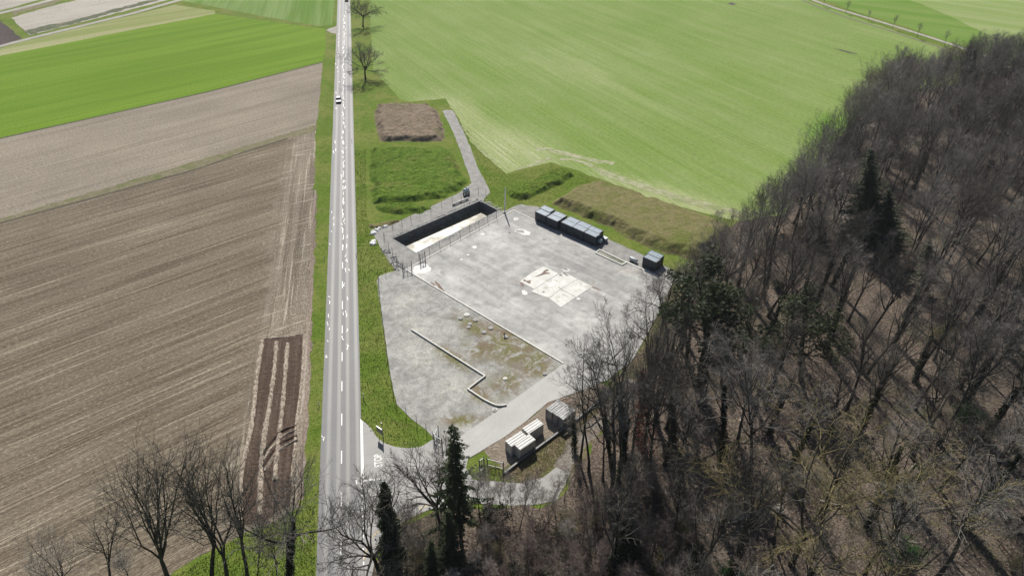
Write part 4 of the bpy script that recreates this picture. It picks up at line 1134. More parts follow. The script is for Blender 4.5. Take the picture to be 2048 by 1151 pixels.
# ------------------------------------------------------------------ fences, gates, signs
def fence(pts_px, h, label, step=3.0, mat=M['dark_steel'], wire=M['dark_steel'], r=.045, zb=.0):
    path = P(pts_px)
    root = empty('wire_fence', path[0])
    o0 = path[0].copy()
    wires = MB(); posts = []
    for i in range(len(path) - 1):
        a, b = path[i], path[i + 1]; k = max(1, round((b - a).length / step))
        for j in range(k + (i == len(path) - 2)): posts.append(a + (b - a) * (j / k))
    pm = MB(); pm.tube([(0, 0, zb), (0, 0, h)], r, 6, True); pmesh = pm.mesh('post'); pmesh.materials.append(mat)
    for q in posts:
        o = link('post', pmesh, None, root); o.location = q - o0
    for i in range(len(posts) - 1):
        a, b = posts[i] - o0, posts[i + 1] - o0
        for z in (.15, h * .5, h - .06): wires.tube([a + Vector((0, 0, z)), b + Vector((0, 0, z))], .006, 3)
        L_ = (b - a).length; n = max(2, int(L_ / 1.2)); hh = h - .2
        for j in range(n):                        # open diamond mesh
            p_, q_ = a + (b - a) * (j / n), a + (b - a) * ((j + 1) / n)
            wires.tube([p_ + Vector((0, 0, .15)), q_ + Vector((0, 0, h - .06))], .002, 3)
            wires.tube([q_ + Vector((0, 0, .15)), p_ + Vector((0, 0, h - .06))], .002, 3)
    wires.build('wire_mesh', wire, root)
    tag(root, label, 'fence')
    return root
fence([(809, 541), (772, 549), (757, 556), (760, 600), (770, 675), (778, 735), (787, 786), (794, 816), (813, 831), (834, 849), (853, 864), (866, 878)], 2.2, 'dark post and wire fence around the gravel yard beside the road verge', 3.0)
fence([(768, 478), (786, 462), (840, 435), (905, 407), (957, 389), (972, 392)], 2.1, 'thin wire fence along the track side of the basin', 3.2)
fence([(838, 519), (880, 497), (940, 464), (1010, 428)], 2.1, 'thin wire fence between the basin and the white kerb', 3.2)
fence([(770, 483), (778, 498), (793, 520), (806, 536)], 2.0, 'short fence from the basin corner down to the yard gate', 2.6)
fence([(970, 934), (1006, 951), (1040, 926), (1090, 890), (1165, 832), (1215, 792)], 1.9, 'wire fence behind the white containers along the forest path', 3.0)
bar = kerb_line(P([(1007, 949), (1038, 925), (1088, 888), (1160, 835), (1200, 802)]), .3, .5, M['stain_grey'], 'low_wall')
tag(bar, 'low dark concrete wall behind the white containers', 'low wall')
def gate(p_px, q_px, h, label, zb=.05, board=False, swing=None):
    a, b = at(*p_px), at(*q_px)
    root = empty('metal_gate', a); L_ = (b - a).length
    root.rotation_euler = (0, 0, math.atan2((b - a).y, (b - a).x))
    for x in (0, L_):
        m = MB(); m.tube([(x, 0, 0), (x, 0, h + .3)], .08, 8, True); m.build('post', M['dark_steel'], root)
    f = MB()
    for z in (.2, h): f.tube([(.1, 0, z), (L_ - .1, 0, z)], .05, 6, True)
    for x in (.1, L_ / 2, L_ - .1): f.tube([(x, 0, .2), (x, 0, h)], .045, 6, True)
    f.build('leaf_frame', M['steel'], root)
    w = MB(); n = int(L_ / .16)
    for j in range(1, n): w.tube([(.1 + (L_ - .2) * j / n, 0, .2), (.1 + (L_ - .2) * j / n, 0, h)], .012, 4)
    w.build('leaf_mesh', M['steel'], root)
    if board:
        m = MB(); m.box((.3, -.07, 1.1), (.55, .03, .7)); m.build('sign_board', M['cont_dark'], root)
    tag(root, label, 'gate')
zg = off((840, 840), 180 / 1594)
gate(*zg([(255, 405), (395, 485)]), 1.9, 'open grey metal gate leaf at the lower corner of the gravel yard')
gate(*zg([(255, 405), (330, 240)]), 1.7, 'narrow pale gate panel meeting the open leaf at the yard corner')
gate(*zg([(1055, 910), (1135, 855)]), 2.6, 'tall dark gate posts with a small board by the lane entrance', board=True)
gate(*zg([(1190, 800), (1478, 870)]), 1.6, 'grey gate leaf standing open on the grass beside the white containers')
gate((806, 545), (824, 540), 2.3, 'dark gate at the far left corner of the concrete yard')
gate((841, 527), (851, 522), 2.4, 'tall narrow dark gate in the fence beside the basin')
# stop sign and direction board seen from behind
sp = at(767, 873)
e = empty('stop_sign', (sp.x, sp.y, 0), math.atan2(rdm.y, rdm.x))
m = MB(); m.tube([(0, 0, 0), (0, 0, 3.4)], .05, 8, True); m.build('post', M['steel'], e)
m = MB(); m.tube([(-.0, -.05, 3.05), (0, -.09, 3.05)], .4, 8, True); m.build('sign_plate', M['red_sign'], e)
tag(e, 'red stop sign on a grey post, at the mouth of the side road', 'sign')
bp = at(765.5, 876)
e = empty('direction_sign', (bp.x - .25, bp.y + .1, 0), R(-40))
for sx in (-.45, .45):
    m = MB(); m.tube([(sx, 0, 0), (sx, 0, 2.55)], .045, 8, True); m.build('post', M['steel'], e)
m = MB(); m.box((0, -.07, 1.85), (1.35, .05, 1.25)); m.build('board', M['black_paint'], e)
m = MB(); m.box((0, -.07, 2.49), (1.39, .08, .04)); m.build('top_rail', M['steel'], e)
tag(e, 'dark direction board seen from behind, beside the stop sign', 'sign')
# delineator posts along the road
def delineator(px, label):
    c = at(*px); e = empty('marker_post', (c.x, c.y, 0))
    m = MB(); m.tube([(0, 0, 0), (0, 0, .75)], [.07, .065], 6, True); m.build('post', M['white_paint'], e)
    m = MB(); m.tube([(0, 0, .75), (0, 0, .93)], .07, 6, True); m.build('reflector_band', M['black_paint'], e)
    m = MB(); m.tube([(0, 0, .93), (0, 0, 1.05)], [.066, .05], 6, True); m.build('cap', M['white_paint'], e)
    tag(e, label, 'marker post', 'roadside marker posts')
delineator((638.5, 811), 'black and white marker post on the left verge beside the ploughed strip')
delineator((727.5, 795), 'marker post on the right verge just before the side road')
delineator((713, 513), 'marker post on the right verge level with the basin corner')
delineator((649, 520), 'marker post on the left verge across from the basin')
delineator((704, 285), 'marker post on the right verge beside the brown mound')
delineator((703.5, 135), 'marker post on the right verge beside the nearer roadside tree')

# ------------------------------------------------------------------ cars
def car(body_mat, label, loc, rz, roof_mat=None):
    e = empty('car', loc, rz)
    secs = [(-2.1, .45, .62, .72), (-2.0, .3, .82, .84), (-1.2, .28, .95, .9), (.0, .28, .97, .92), (1.1, .28, .9, .9), (1.95, .32, .74, .82), (2.12, .45, .6, .7)]
    m = MB(); vs, fs = [], []
    for x, lo, hi, hw in secs: vs += [(x, -hw, lo), (x, -hw, hi - .1), (x, -hw + .1, hi), (x, hw - .1, hi), (x, hw, hi - .1), (x, hw, lo)]
    for i in range(len(secs) - 1):
        for k in range(6):
            a, b = i * 6 + k, i * 6 + (k + 1) % 6
            fs.append((a, a + 6, b + 6, b))
    n = len(secs) * 6
    fs += [tuple(range(6)), tuple(range(n - 1, n - 7, -1))]
    m.add(vs, fs); m.build('body', body_mat, e)
    m = MB()
    m.add([(-1.75, -.78, .93), (1.05, -.78, .93), (1.05, .78, .93), (-1.75, .78, .93), (-1.25, -.62, 1.42), (.25, -.62, 1.42), (.25, .62, 1.42), (-1.25, .62, 1.42)], [(0, 1, 5, 4), (1, 2, 6, 5), (2, 3, 7, 6), (3, 0, 4, 7)])
    m.build('window', M['glass'], e)
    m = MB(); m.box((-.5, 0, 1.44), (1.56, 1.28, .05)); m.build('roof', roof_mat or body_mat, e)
    for x in (-1.3, 1.3):
        for y in (-.82, .82): wheel(e, x, y, .33, .2)
    for y in (-.6, .6):
        m = MB(); m.box((2.08, y, .62), (.1, .32, .14)); m.build('headlight', M['lamp'], e)
    tag(e, label, 'car')
    return e
rz_road = math.atan2(rdm.y, rdm.x)
cp = on_road(s_of(203), -1.55, .06); car(M['black_paint'], 'dark car with a glare-white roof driving down the left lane of the road', cp, rz_road + math.pi, M['white_paint'])  # white roof paint stands in for sun glare on the dark car
cp = on_road(s_of(3), 1.4, .06); car(M['black_paint'], 'dark car far up the road at the top edge of the picture', cp, rz_road)

# ------------------------------------------------------------------ trees and shrubs
def rotv(d, ang, az):                           # tilt direction d by ang, around azimuth az
    o = d.orthogonal().normalized(); q = d.cross(o)
    return (d * math.cos(ang) + (o * math.cos(az) + q * math.sin(az)) * math.sin(ang)).normalized()
def limb_path(rng, p, d, L, n, wob, up):
    pts = [p.copy()]
    d = d.copy()
    for i in range(n):
        d = (d + Vector((rng.gauss(0, wob), rng.gauss(0, wob), rng.gauss(0, wob) + up))).normalized()
        p = p + d * (L / n); pts.append(p.copy())
    return pts
def along(pts, t):
    x = t * (len(pts) - 1); i = min(int(x), len(pts) - 2); f = x - i
    return pts[i].lerp(pts[i + 1], f), (pts[i + 1] - pts[i]).normalized()
class Spec: pass
def bare_tree(seed, H, r0=.26, fork=.35, leader=True, limbs=9, ang=(35, 60), limb_len=.36, up=.10, wob=.16, n2=7, n3=6, n4=6, twig=.7, tr=.013, vase=False, leaves=0, leaf=.16):
    rng = random.Random(seed)
    T, C, L = MB(), MB(), MB()
    tips = []
    top = (.86 if leader else fork + .12) * H
    tp = limb_path(rng, Vector((0, 0, -.15)), Vector((0, 0, 1)), top, 8, .045 if leader else .05, .05)
    if leader: rad = [r0 * (1 - .86 * (i / 8) ** .85) for i in range(9)]
    else: rad = [r0 * (1 - .4 * i / 8) for i in range(9)]
    rad[0] *= 1.35
    T.tube(tp, rad, 7)
    az = rng.uniform(0, 6.28)
    def sub(pts, L_, r_, lvl, n, k3):
        for j in range(n):
            t = .22 + .78 * (j + rng.random()) / n
            p, d = along(pts, min(t, .99))
            dd = rotv(d, R(rng.uniform(28, 58)), rng.uniform(0, 6.28))
            if lvl == 2:
                ln = L_ * (1.05 - .55 * t) * rng.uniform(.45, .75)
                pp = limb_path(rng, p, dd, ln, 4, wob * 1.1, up)
                rr = max(r_ * (1 - .7 * t) * .55, .022)
                C.tube(pp, [rr, rr * .8, rr * .6, rr * .42, rr * .22], 4)
                sub(pp, ln, rr, 3, k3, 0)
            elif lvl == 3:
                ln = max(L_ * (1.1 - .5 * t) * rng.uniform(.4, .75), .5)
                pp = limb_path(rng, p, dd, ln, 3, wob * 1.2, up)
                rr = max(r_ * .5, .014)
                C.tube(pp, [rr, rr * .75, rr * .5, rr * .25], 3)
                for q in range(n4):
                    tt = .2 + .8 * (q + rng.random()) / n4
                    a, d3 = along(pp, min(tt, .99))
                    d4 = rotv(d3, R(rng.uniform(20, 55)), rng.uniform(0, 6.28)); d4.z += up * 1.5
                    b = a + d4.normalized() * twig * rng.uniform(.5, 1.3)
                    C.spike(a, b, tr); tips.append(b)
                    if rng.random() < .5:
                        m_ = a.lerp(b, rng.uniform(.3, .7)); C.spike(m_, m_ + rotv(d4.normalized(), R(40), rng.uniform(0, 6.28)) * twig * .55, tr * .8)
    for i in range(limbs):
        if leader:
            t = fork + (1 - fork) * ((i + .5 * rng.random()) / limbs) ** 1.0
            p, d = along(tp, min(t, .97))
            ln = H * limb_len * (1.1 - .62 * ((t - fork) / (1 - fork)) ** 1.5) * rng.uniform(.75, 1.2)
            rr = r0 * .55 * (1.1 - .8 * t)
            a_ = R(rng.uniform(*ang))
        else:
            t = rng.uniform(.72, 1.0); p, d = along(tp, min(t, .995))
            ln = H * (1 - fork) * rng.uniform(.72, 1.02); rr = r0 * rng.uniform(.38, .6); a_ = R(rng.uniform(*ang))
        az += 2.4 + rng.uniform(-.4, .4)
        dd = rotv(Vector((0, 0, 1)), a_, az)
        pp = limb_path(rng, p, dd, ln, 6, wob * .8, up * 1.3)
        T.tube(pp, [rr, rr * .86, rr * .72, rr * .58, rr * .44, rr * .3, rr * .14], 5)
        sub(pp, ln, rr, 2, n2, n3)
    if leader:
        sub(tp[3:], H * .34, r0 * .3, 2, n2, n3)
    if leaves: leaf_cloud(L, rng, tips, leaves, leaf)
    return T.mesh('trunk', True), C.mesh('crown'), (L.mesh('foliage') if leaves else None)
def leaf_cloud(L, rng, pts, per, size, spread=.35, flat=.0):
    for p in pts:
        for k in range(per):
            q = p + Vector((rng.gauss(0, spread), rng.gauss(0, spread), rng.gauss(0, spread * .7)))
            a = Vector((rng.gauss(0, 1), rng.gauss(0, 1), rng.gauss(0, .5))).normalized() * size * rng.uniform(.6, 1.3)
            b = a.cross(Vector((rng.gauss(0, 1), rng.gauss(0, 1), rng.gauss(0, 1))).normalized())
            if b.length < 1e-4: continue
            b = b.normalized() * a.length * .42
            i = len(L.v)
            L.v.extend([tuple(q - a), tuple(q + b), tuple(q + a), tuple(q - b)]); L.f.append((i, i + 1, i + 2, i + 3))
def conifer(seed, H, Rb, cb=.15, whorl=.5, droop=.25, dens=9, ragged=.3):
    rng = random.Random(seed)
    T, L = MB(), MB()
    T.tube(limb_path(rng, Vector((0, 0, -.1)), Vector((0, 0, 1)), H, 8, .015, .05), [H * .0125 * (1 - .92 * i / 8) for i in range(9)], 6)
    z = cb * H
    while z < H * .985:
        t = (z - cb * H) / (H * (1 - cb))
        n = 6 if t < .8 else 4
        a0 = rng.uniform(0, 6.28)
        for k in range(n):
            ln = Rb * ((1 - t) ** .75 * .95 + .04) * rng.uniform(1 - ragged, 1 + ragged * .6)
            if rng.random() < ragged * .3: ln *= .45
            a = a0 + k * 6.283 / n + rng.uniform(-.3, .3)
            pts = []
            for j in range(5):
                u = j / 4
                pts.append(Vector((math.cos(a) * ln * u, math.sin(a) * ln * u, z + ln * (.12 * u - droop * u * u * 1.6 + droop * .9 * u ** 3))))
            T.tube(pts, [.035 * (1 - .8 * j / 4) + .006 for j in range(5)], 3)
            m_ = max(3, int(ln * dens / 2.2))
            for q in range(m_):
                u = .12 + .88 * (q + rng.random()) / m_
                p, d = along(pts, min(u, .99))
                for sd in (-1, 1, 0):
                    side = Vector((-math.sin(a), math.cos(a), 0)) * sd
                    w = (side * rng.uniform(.5, 1.0) + d * rng.uniform(.3, .8) + Vector((0, 0, rng.uniform(-.55, .05)))).normalized()
                    l_ = (.28 + .5 * (1 - u)) * (.6 + .12 * ln) * rng.uniform(.7, 1.3)
                    up_ = w.cross(Vector((rng.gauss(0, .3), rng.gauss(0, .3), 1))).normalized() * l_ * .26
                    i = len(L.v)
                    L.v.extend([tuple(p), tuple(p + w * l_ * .5 + up_), tuple(p + w * l_), tuple(p + w * l_ * .5 - up_ + Vector((0, 0, -.05)))])
                    L.f.append((i, i + 1, i + 2, i + 3))
        z += whorl * rng.uniform(.8, 1.2) * (1 - .35 * t)
    return T.mesh('trunk', True), L.mesh('crown')
def ivy_sleeve(seed, H, z0=.0, z1=.8, rad=.7, n=3200, size=.17):
    rng = random.Random(seed); L = MB()
    lob = [(rng.uniform(0, 6.28), rng.uniform(z0, z1) * H, rng.uniform(.5, 1.1)) for _ in range(14)]
    pts = []
    for i in range(n):
        z = rng.uniform(z0, z1) * H; a = rng.uniform(0, 6.28)
        u = z / (z1 * H)
        r_ = rad * (1.05 - .85 * u ** 1.8) * (.72 + .3 * math.sin(z * 1.3 + seed) * math.sin(z * .6 + a) + .25 * math.sin(a * 3 + z) + .2 * math.sin(a * 2 - z * 2.3)) * rng.uniform(.5, 1.15)
        pts.append(Vector((math.cos(a) * r_, math.sin(a) * r_, z)))
    leaf_cloud(L, rng, pts, 1, size, .08)
    return L.mesh('ivy')
def shrub(seed, H, stems=12, spread=.6, n2=6, n3=5, tr=.011, leaves=0, leaf=.12):
    rng = random.Random(seed); C, L = MB(), MB(); tips = []
    for i in range(stems):
        a = rng.uniform(0, 6.28); tilt = rng.uniform(.05, spread)
        d = Vector((math.cos(a) * math.sin(tilt), math.sin(a) * math.sin(tilt), math.cos(tilt)))
        ln = H * rng.uniform(.6, 1.05)
        pp = limb_path(rng, Vector((math.cos(a) * .2 * rng.random(), math.sin(a) * .2 * rng.random(), -.05)), d, ln, 4, .14, .05)
        C.tube(pp, [.03, .025, .02, .014, .006], 3)
        for j in range(n2):
            p, d2 = along(pp, .25 + .74 * (j + rng.random()) / n2)
            q = limb_path(rng, p, rotv(d2, R(rng.uniform(25, 60)), rng.uniform(0, 6.28)), ln * rng.uniform(.2, .45), 2, .15, .08)
            C.tube(q, [.014, .01, .005], 3)
            for k in range(n3):
                b, d3 = along(q, .1 + .85 * rng.random())
                e_ = b + rotv(d3, R(rng.uniform(20, 55)), rng.uniform(0, 6.28)) * rng.uniform(.2, .55) * (H / 3)
                C.spike(b, e_, tr); tips.append(e_)
    if leaves: leaf_cloud(L, rng, tips, leaves, leaf, .15)
    return C.mesh('stems'), (L.mesh('foliage') if leaves else None)

def setmat(me, mat): me.materials.clear(); me.materials.append(mat); return me
class Kind:                                     # one built kind of tree: meshes for its parts
    def __init__(s, name, H, parts):            # H is measured on the meshes, so a tree ends where it should
        s.name, s.parts = name, parts
        z = []
        for _, me in parts:
            co = np.empty(len(me.vertices) * 3); me.vertices.foreach_get('co', co); z.append(np.percentile(co[2::3], 99.6))
        s.H = float(max(z))
    def place(s, base, h, rz, label, cat, group=None, top=None, wide=1.0):
        e = empty(s.name, base)
        k = h / s.H
        e.rotation_mode = 'QUATERNION'
        ax = (Vector(top) - Vector(base)).normalized() if top is not None else Vector((0, 0, 1))
        e.rotation_quaternion = ax.to_track_quat('Z', 'Y') @ Euler((0, 0, rz)).to_quaternion()
        e.scale = (k * wide, k * wide, k)
        tag(e, label, cat, group)
        for nm, me in s.parts:
            link(nm, me, None, e)
        return e
def mk_bare(name, H, seed, bark_m='bark', twig_m='twig', leafmat=None, **kw):
    t, c, l = bare_tree(seed, H, **kw)
    ps = [('trunk', setmat(t, M[bark_m])), ('crown', setmat(c, M[twig_m]))]
    if l: ps.append(('foliage', setmat(l, M[leafmat])))
    return Kind(name, H, ps)
def with_ivy(k, seed, z1=.75, rad=.75, n=3200, size=.17, mat='ivy'):
    return Kind(k.name, k.H, k.parts + [('ivy' if mat == 'ivy' else 'creeper', setmat(ivy_sleeve(seed, k.H, 0, z1, rad, n, size), M[mat]))])

FT = []                                          # tall wood trees
for i in range(7):
    FT.append(mk_bare('bare_tree', 23, 100 + i, 'bark', ('twig', 'twig', 'twig', 'twig_dark', 'twig', 'twig_red', 'twig')[i], r0=.27 + .03 * (i % 3), fork=(.38, .45, .34, .48, .42, .36, .46)[i], limbs=11 + i % 3, ang=((22, 44), (24, 48), (20, 42), (20, 40), (26, 52), (22, 45), (24, 46))[i], limb_len=(.38, .34, .40, .32, .36, .38, .34)[i], n2=7, n3=6, n4=5, twig=.8, tr=.015, up=.11))
NEAR = [mk_bare('bare_tree', 23, 150 + i, 'bark', ('twig_dark', 'twig', 'twig_dark', 'twig_dark')[i], r0=.36, fork=(.42, .5, .38, .46)[i], limbs=10, ang=((20, 42), (24, 50), (20, 44), (22, 46))[i], limb_len=(.36, .32, .38, .34)[i], n2=6, n3=5, n4=4, twig=.7, tr=.012, up=.11) for i in range(4)]
EDGE = [mk_bare('bare_tree', 20, 200 + i, 'bark', 'twig_dark' if i % 2 else 'twig', r0=.34, fork=(.28, .22, .33)[i], leader=False, limbs=(8, 9, 7)[i], ang=((12, 62), (10, 55), (15, 66))[i], n2=10, n3=8, n4=7, twig=.8, tr=.014, up=.12, wob=.15) for i in range(3)]
OAK = [mk_bare('oak_tree', 15, 300 + i, 'bark', 'twig_dark', r0=.40, fork=(.27, .32)[i], leader=False, limbs=9, ang=(18, 78), n2=10, n3=8, n4=8, twig=.65, tr=.015, up=.06, wob=.24) for i in range(2)]
VASE = [mk_bare('bare_tree', 26, 340 + i, 'bark', 'twig_dark', r0=.52, fork=(.3, .22, .36, .2)[i], leader=False, limbs=(5, 4, 5, 9)[i], ang=((6, 24), (6, 22), (6, 26), (8, 34))[i], n2=9, n3=6, n4=6, twig=.65, tr=.013, up=.10, wob=.13) for i in range(4)]
CROOK = [mk_bare('bare_tree', 22, 320 + i, 'bark', 'twig_dark', r0=.36, fork=(.36, .42)[i], leader=True, limbs=10, ang=(30, 75), limb_len=.38, n2=7, n3=6, n4=6, twig=.7, tr=.013, up=.08, wob=.24) for i in range(2)]
SLIM = [mk_bare('young_tree', 12, 400 + i, 'bark', ('twig', 'twig_red', 'twig')[i], r0=.085, fork=.25, limbs=12, ang=(25, 50), limb_len=.24, n2=5, n3=4, n4=4, twig=.5, tr=.011, up=.12) for i in range(3)]
SAPL = mk_bare('sapling', 6, 450, 'bark', 'twig', r0=.07, fork=.35, limbs=9, ang=(20, 45), limb_len=.32, n2=4, n3=3, n4=3, twig=.4, tr=.012)
LICH = mk_bare('bare_tree', 16, 500, 'bark', 'twig_olive', r0=.26, fork=.3, leader=False, limbs=8, ang=(25, 70), n2=8, n3=7, n4=7, twig=.7, tr=.016, up=.08, wob=.2)
BUD = mk_bare('budding_tree', 14, 510, 'bark', 'twig_olive', 'budding', r0=.2, fork=.3, leader=False, limbs=7, ang=(20, 60), n2=6, n3=5, n4=5, twig=.7, tr=.013, up=.08, wob=.2, leaves=1, leaf=.11)
PALE = mk_bare('bare_tree', 22, 520, 'bark_pale', 'twig', r0=.2, fork=.45, limbs=10, ang=(25, 50), limb_len=.3, n2=6, n3=5, n4=5, twig=.8, tr=.014)
POLE = mk_bare('dead_pole_tree', 28, 530, 'bark', 'twig_dark', r0=.22, fork=.8, limbs=5, ang=(60, 85), limb_len=.06, n2=3, n3=2, n4=2, twig=.3)
IVYK = [with_ivy(NEAR[1], 1, .72, .85, 3000, .2), with_ivy(NEAR[3], 2, .55, .75, 2200, .2), with_ivy(EDGE[0], 3, .5, .9, 2600, .2), with_ivy(NEAR[0], 6, .45, .7, 1600, .2)]
IVYPOLE = with_ivy(mk_bare('ivy_tree', 22, 540, 'bark', 'twig_dark', r0=.3, fork=.6, limbs=8, ang=(25, 50), limb_len=.26, n2=5, n3=4, n4=4, twig=.6), 4, .86, 1.5, 9000, .22)
RUSS = with_ivy(NEAR[2], 5, .8, 1.9, 3000, .2, 'russet')
def mk_con(H, Rb, seed, mat='needle', **kw):
    t, c = conifer(seed, H, Rb, **kw)
    return Kind('spruce_tree', H, [('trunk', setmat(t, M['bark'])), ('crown', setmat(c, M[mat]))])
SPR = [mk_con(22, 4.1, 1, cb=.2, ragged=.75, dens=8, whorl=.62, droop=.3), mk_con(22, 5.0, 2, 'needle', cb=.05, whorl=.42, dens=8, ragged=.45), mk_con(20, 3.6, 3, 'needle', cb=.12, ragged=.5, dens=8)]
def mk_pine(name, H, seed, mat, per=3, size=.3, fork=.3, **kw):
    t, c, l = bare_tree(seed, H, leaves=per, leaf=size, fork=fork, **kw)
    return Kind(name, H, [('trunk', setmat(t, M['bark'])), ('branches', setmat(c, M['twig_dark'])), ('foliage', setmat(l, M[mat]))])
PINE = [mk_pine('pine_tree', 24, 600, 'needle', 4, .26, .35, r0=.36, limbs=14, ang=(50, 85), limb_len=.20, n2=5, n3=4, n4=4, twig=.5, up=.06), mk_pine('pine_tree', 20, 601, 'needle_soft', 4, .24, .3, r0=.32, limbs=13, ang=(50, 85), limb_len=.24, n2=5, n3=4, n4=4, twig=.5, up=.05)]
SH = []
for i, (mt, kw) in enumerate((('twig', {}), ('twig_red', {}), ('twig_olive', {}), ('twig_dark', {}), ('twig_olive', dict(leaves=2, leaf=.09)), ('twig_dark', dict(leaves=4, leaf=.13)), ('twig_dark', dict(leaves=4, leaf=.14)))):
    c, l = shrub(700 + i, 3.2, 16, .75, 8, 7, **kw)
    ps = [('stems', setmat(c, M[mt]))]
    if l: ps.append(('foliage', setmat(l, M[{4: 'budding', 5: 'fresh', 6: 'ivy'}[i]])))
    SH.append(Kind('shrub', 3.2, ps))

CLEAR = [(1668, 1800, 445, 610), (1345, 1465, 800, 985), (1550, 1662, 740, 905), (1600, 1668, 470, 560), (1815, 1885, 560, 700), (1255, 1320, 890, 1010)]
OUTLINE = [(1130, 760), (1150, 700), (1200, 640), (1260, 596), (1290, 540), (1360, 505), (1400, 480), (1470, 440), (1500, 395), (1560, 330), (1600, 300), (1650, 240), (1680, 185), (1720, 115), (1850, 88), (1900, 78), (1990, 58), (2200, 30)]
def tallest(p):                                 # height at which a tree standing here reaches the wood's outline
    x = pix(p).x; x = x + .35 * max(0, x - 1024) * .15
    y = float(np.interp(x, [q[0] for q in OUTLINE], [q[1] for q in OUTLINE]))
    return max(7.0, CAM_H - p.y * math.tan(PITCH + math.atan((y - 575.5) / FPX)))
def hides(p):                                   # a tall tree here would stand in front of an evergreen the photograph shows
    q = pix(p)
    return any(a < q.x < b and c < q.y < d for a, b, c, d in CLEAR)
LAND = [((1404, 812), 'the tall dark pine'), ((1603, 762), 'the olive green pine'), ((1733, 478), 'the large broad evergreen'), ((1637, 478), 'the smaller dark spruce by the field'), ((1290, 905), 'the russet creeper tree'), ((1178, 945), 'the straight bare pole'), ((922, 1072), 'the tall narrow spruce'), ((790, 1165), 'the ivy-wrapped trunk at the junction'), ((1862, 852), 'the pale leaning trunk'), ((1582, 1130), 'the lichen-yellow tree'), ((1790, 1080), 'the budding tree'), ((1924, 850), 'the bright green bush'), ((1935, 235), 'the dark spruce at the back'), ((1850, 585), 'the small olive spruce top'), ((1458, 1160), 'the fresh green bush at the bottom'), ((1303, 520), 'the lone container pair'), ((1040, 985), 'the bend of the side road'), ((2046, 400), 'the right edge of the picture'), ((1444, 922), 'the ivy-wrapped tree on the slope')]
def pix(p):
    a = p.y * _c + CAM_H * _s
    return Vector((1024 + FPX * p.x / a, 575.5 - FPX * (p.y * _s - CAM_H * _c) / a))
SEEN_AT = {}
def where(e, p, what):                          # files a thing under its nearest landmark; labels are given once all stand
    q = pix(p)
    (l, nm) = min(LAND, key=lambda k: (Vector(k[0]) - q).length)
    d = q - Vector(l)
    rel = ('left of' if d.x < 0 else 'right of') if abs(d.x) > abs(d.y) else ('behind' if d.y < 0 else 'in front of')
    SEEN_AT.setdefault((what, rel, nm), []).append((d.length, e))
ORD = ['nearest', 'second', 'third', 'fourth', 'fifth', 'sixth', 'seventh', 'eighth', 'ninth', 'tenth', 'eleventh', 'twelfth', 'thirteenth', 'fourteenth', 'fifteenth', 'sixteenth', 'seventeenth', 'eighteenth', 'nineteenth', 'twentieth']
def name_all():
    for (what, rel, nm), l in SEEN_AT.items():
        l.sort(key=lambda t: t[0])
        for i, (_, e) in enumerate(l):
            e['label'] = (ORD[i] + ' ' if i < len(ORD) else '%dth ' % (i + 1)) + what + ' ' + rel + ' ' + nm
rng = random.Random(77)
TAKEN = []
def hand(kind, base_px, top_px, label, cat='tree', group=None, wide=1.0, h=None):
    b = at(*base_px); dep = PITCH + math.atan((top_px[1] - 575.5) / FPX)
    hh = h or (CAM_H - b.y * math.tan(dep)); T_ = at(top_px[0], top_px[1], hh); T_.y = b.y
    ax = T_ - b
    if abs(ax.x) > .3 * hh: T_.x = b.x + math.copysign(.3 * hh, ax.x)
    TAKEN.append((b, 3.0))
    return kind.place((b.x, b.y, 0), hh, rng.uniform(0, 6.28), label, cat, group, top=(T_.x, T_.y, hh), wide=wide)
# beside the road
hand(OAK[0], (731, 158), (727, 84), 'nearer of two broad bare trees on the right verge of the road', wide=1.3)
hand(OAK[1], (726, 53), (721, -4), 'farther of two broad bare trees on the right verge, cut by the top edge', wide=1.25)
# row by the stubble, bottom left
hand(EDGE[0], (140, 1185), (112, 1045), 'small bushy bare tree at the far left end of the lower left row', h=13, wide=.8)
hand(VASE[1], (222, 1172), (195, 985), 'slender bare tree second from the left in the lower left row', wide=.7)
hand(VASE[3], (338, 1163), (296, 875), 'widest many-stemmed bare tree of the lower left row', wide=.72)
hand(VASE[0], (425, 1165), (388, 872), 'tall bare tree of the lower left row, left of the leaning twin stems', wide=.7)
hand(VASE[1], (456, 1165), (414, 890), 'tall thin bare tree whose crown crosses its left neighbour', wide=.75)
hand(VASE[2], (495, 1162), (458, 900), 'tall bare tree of the lower left row, beside the ploughed strip', wide=.6)
hand(SLIM[0], (515, 1160), (523, 1035), 'short thin bare tree between tall neighbours at the field corner')
hand(SLIM[1], (556, 1165), (549, 1020), 'thin bare tree just left of the ivy-clad roadside tree')
hand(with_ivy(EDGE[2], 21, .55, .7, 2600, .2), (577, 1162), (600, 905), 'ivy-clad bare tree hanging over the left edge of the road', wide=.7)
hand(SLIM[2], (262, 1180), (250, 1080), 'short thin bare tree low in the lower left row')
# around the junction
hand(IVYPOLE, (790, 1165), (763, 930), 'leaning trunk completely wrapped in dark ivy at the junction', wide=1.0)
hand(OAK[1], (765, 1165), (742, 1000), 'gnarled bare oak reaching over the road at the bottom edge', wide=.78)
hand(OAK[0], (884, 1058), (838, 893), 'broad bare oak over the side road, left of the dark spruce', wide=.72)
hand(SPR[0], (922, 1072), (905, 850), 'tall narrow dark spruce at the entrance of the compound', wide=.88)
hand(SPR[2], (905, 1150), (896, 1020), 'dark bushy spruce below the side road')
hand(SPR[2], (868, 1178), (862, 1080), 'low dark spruce at the bottom edge under the oak')
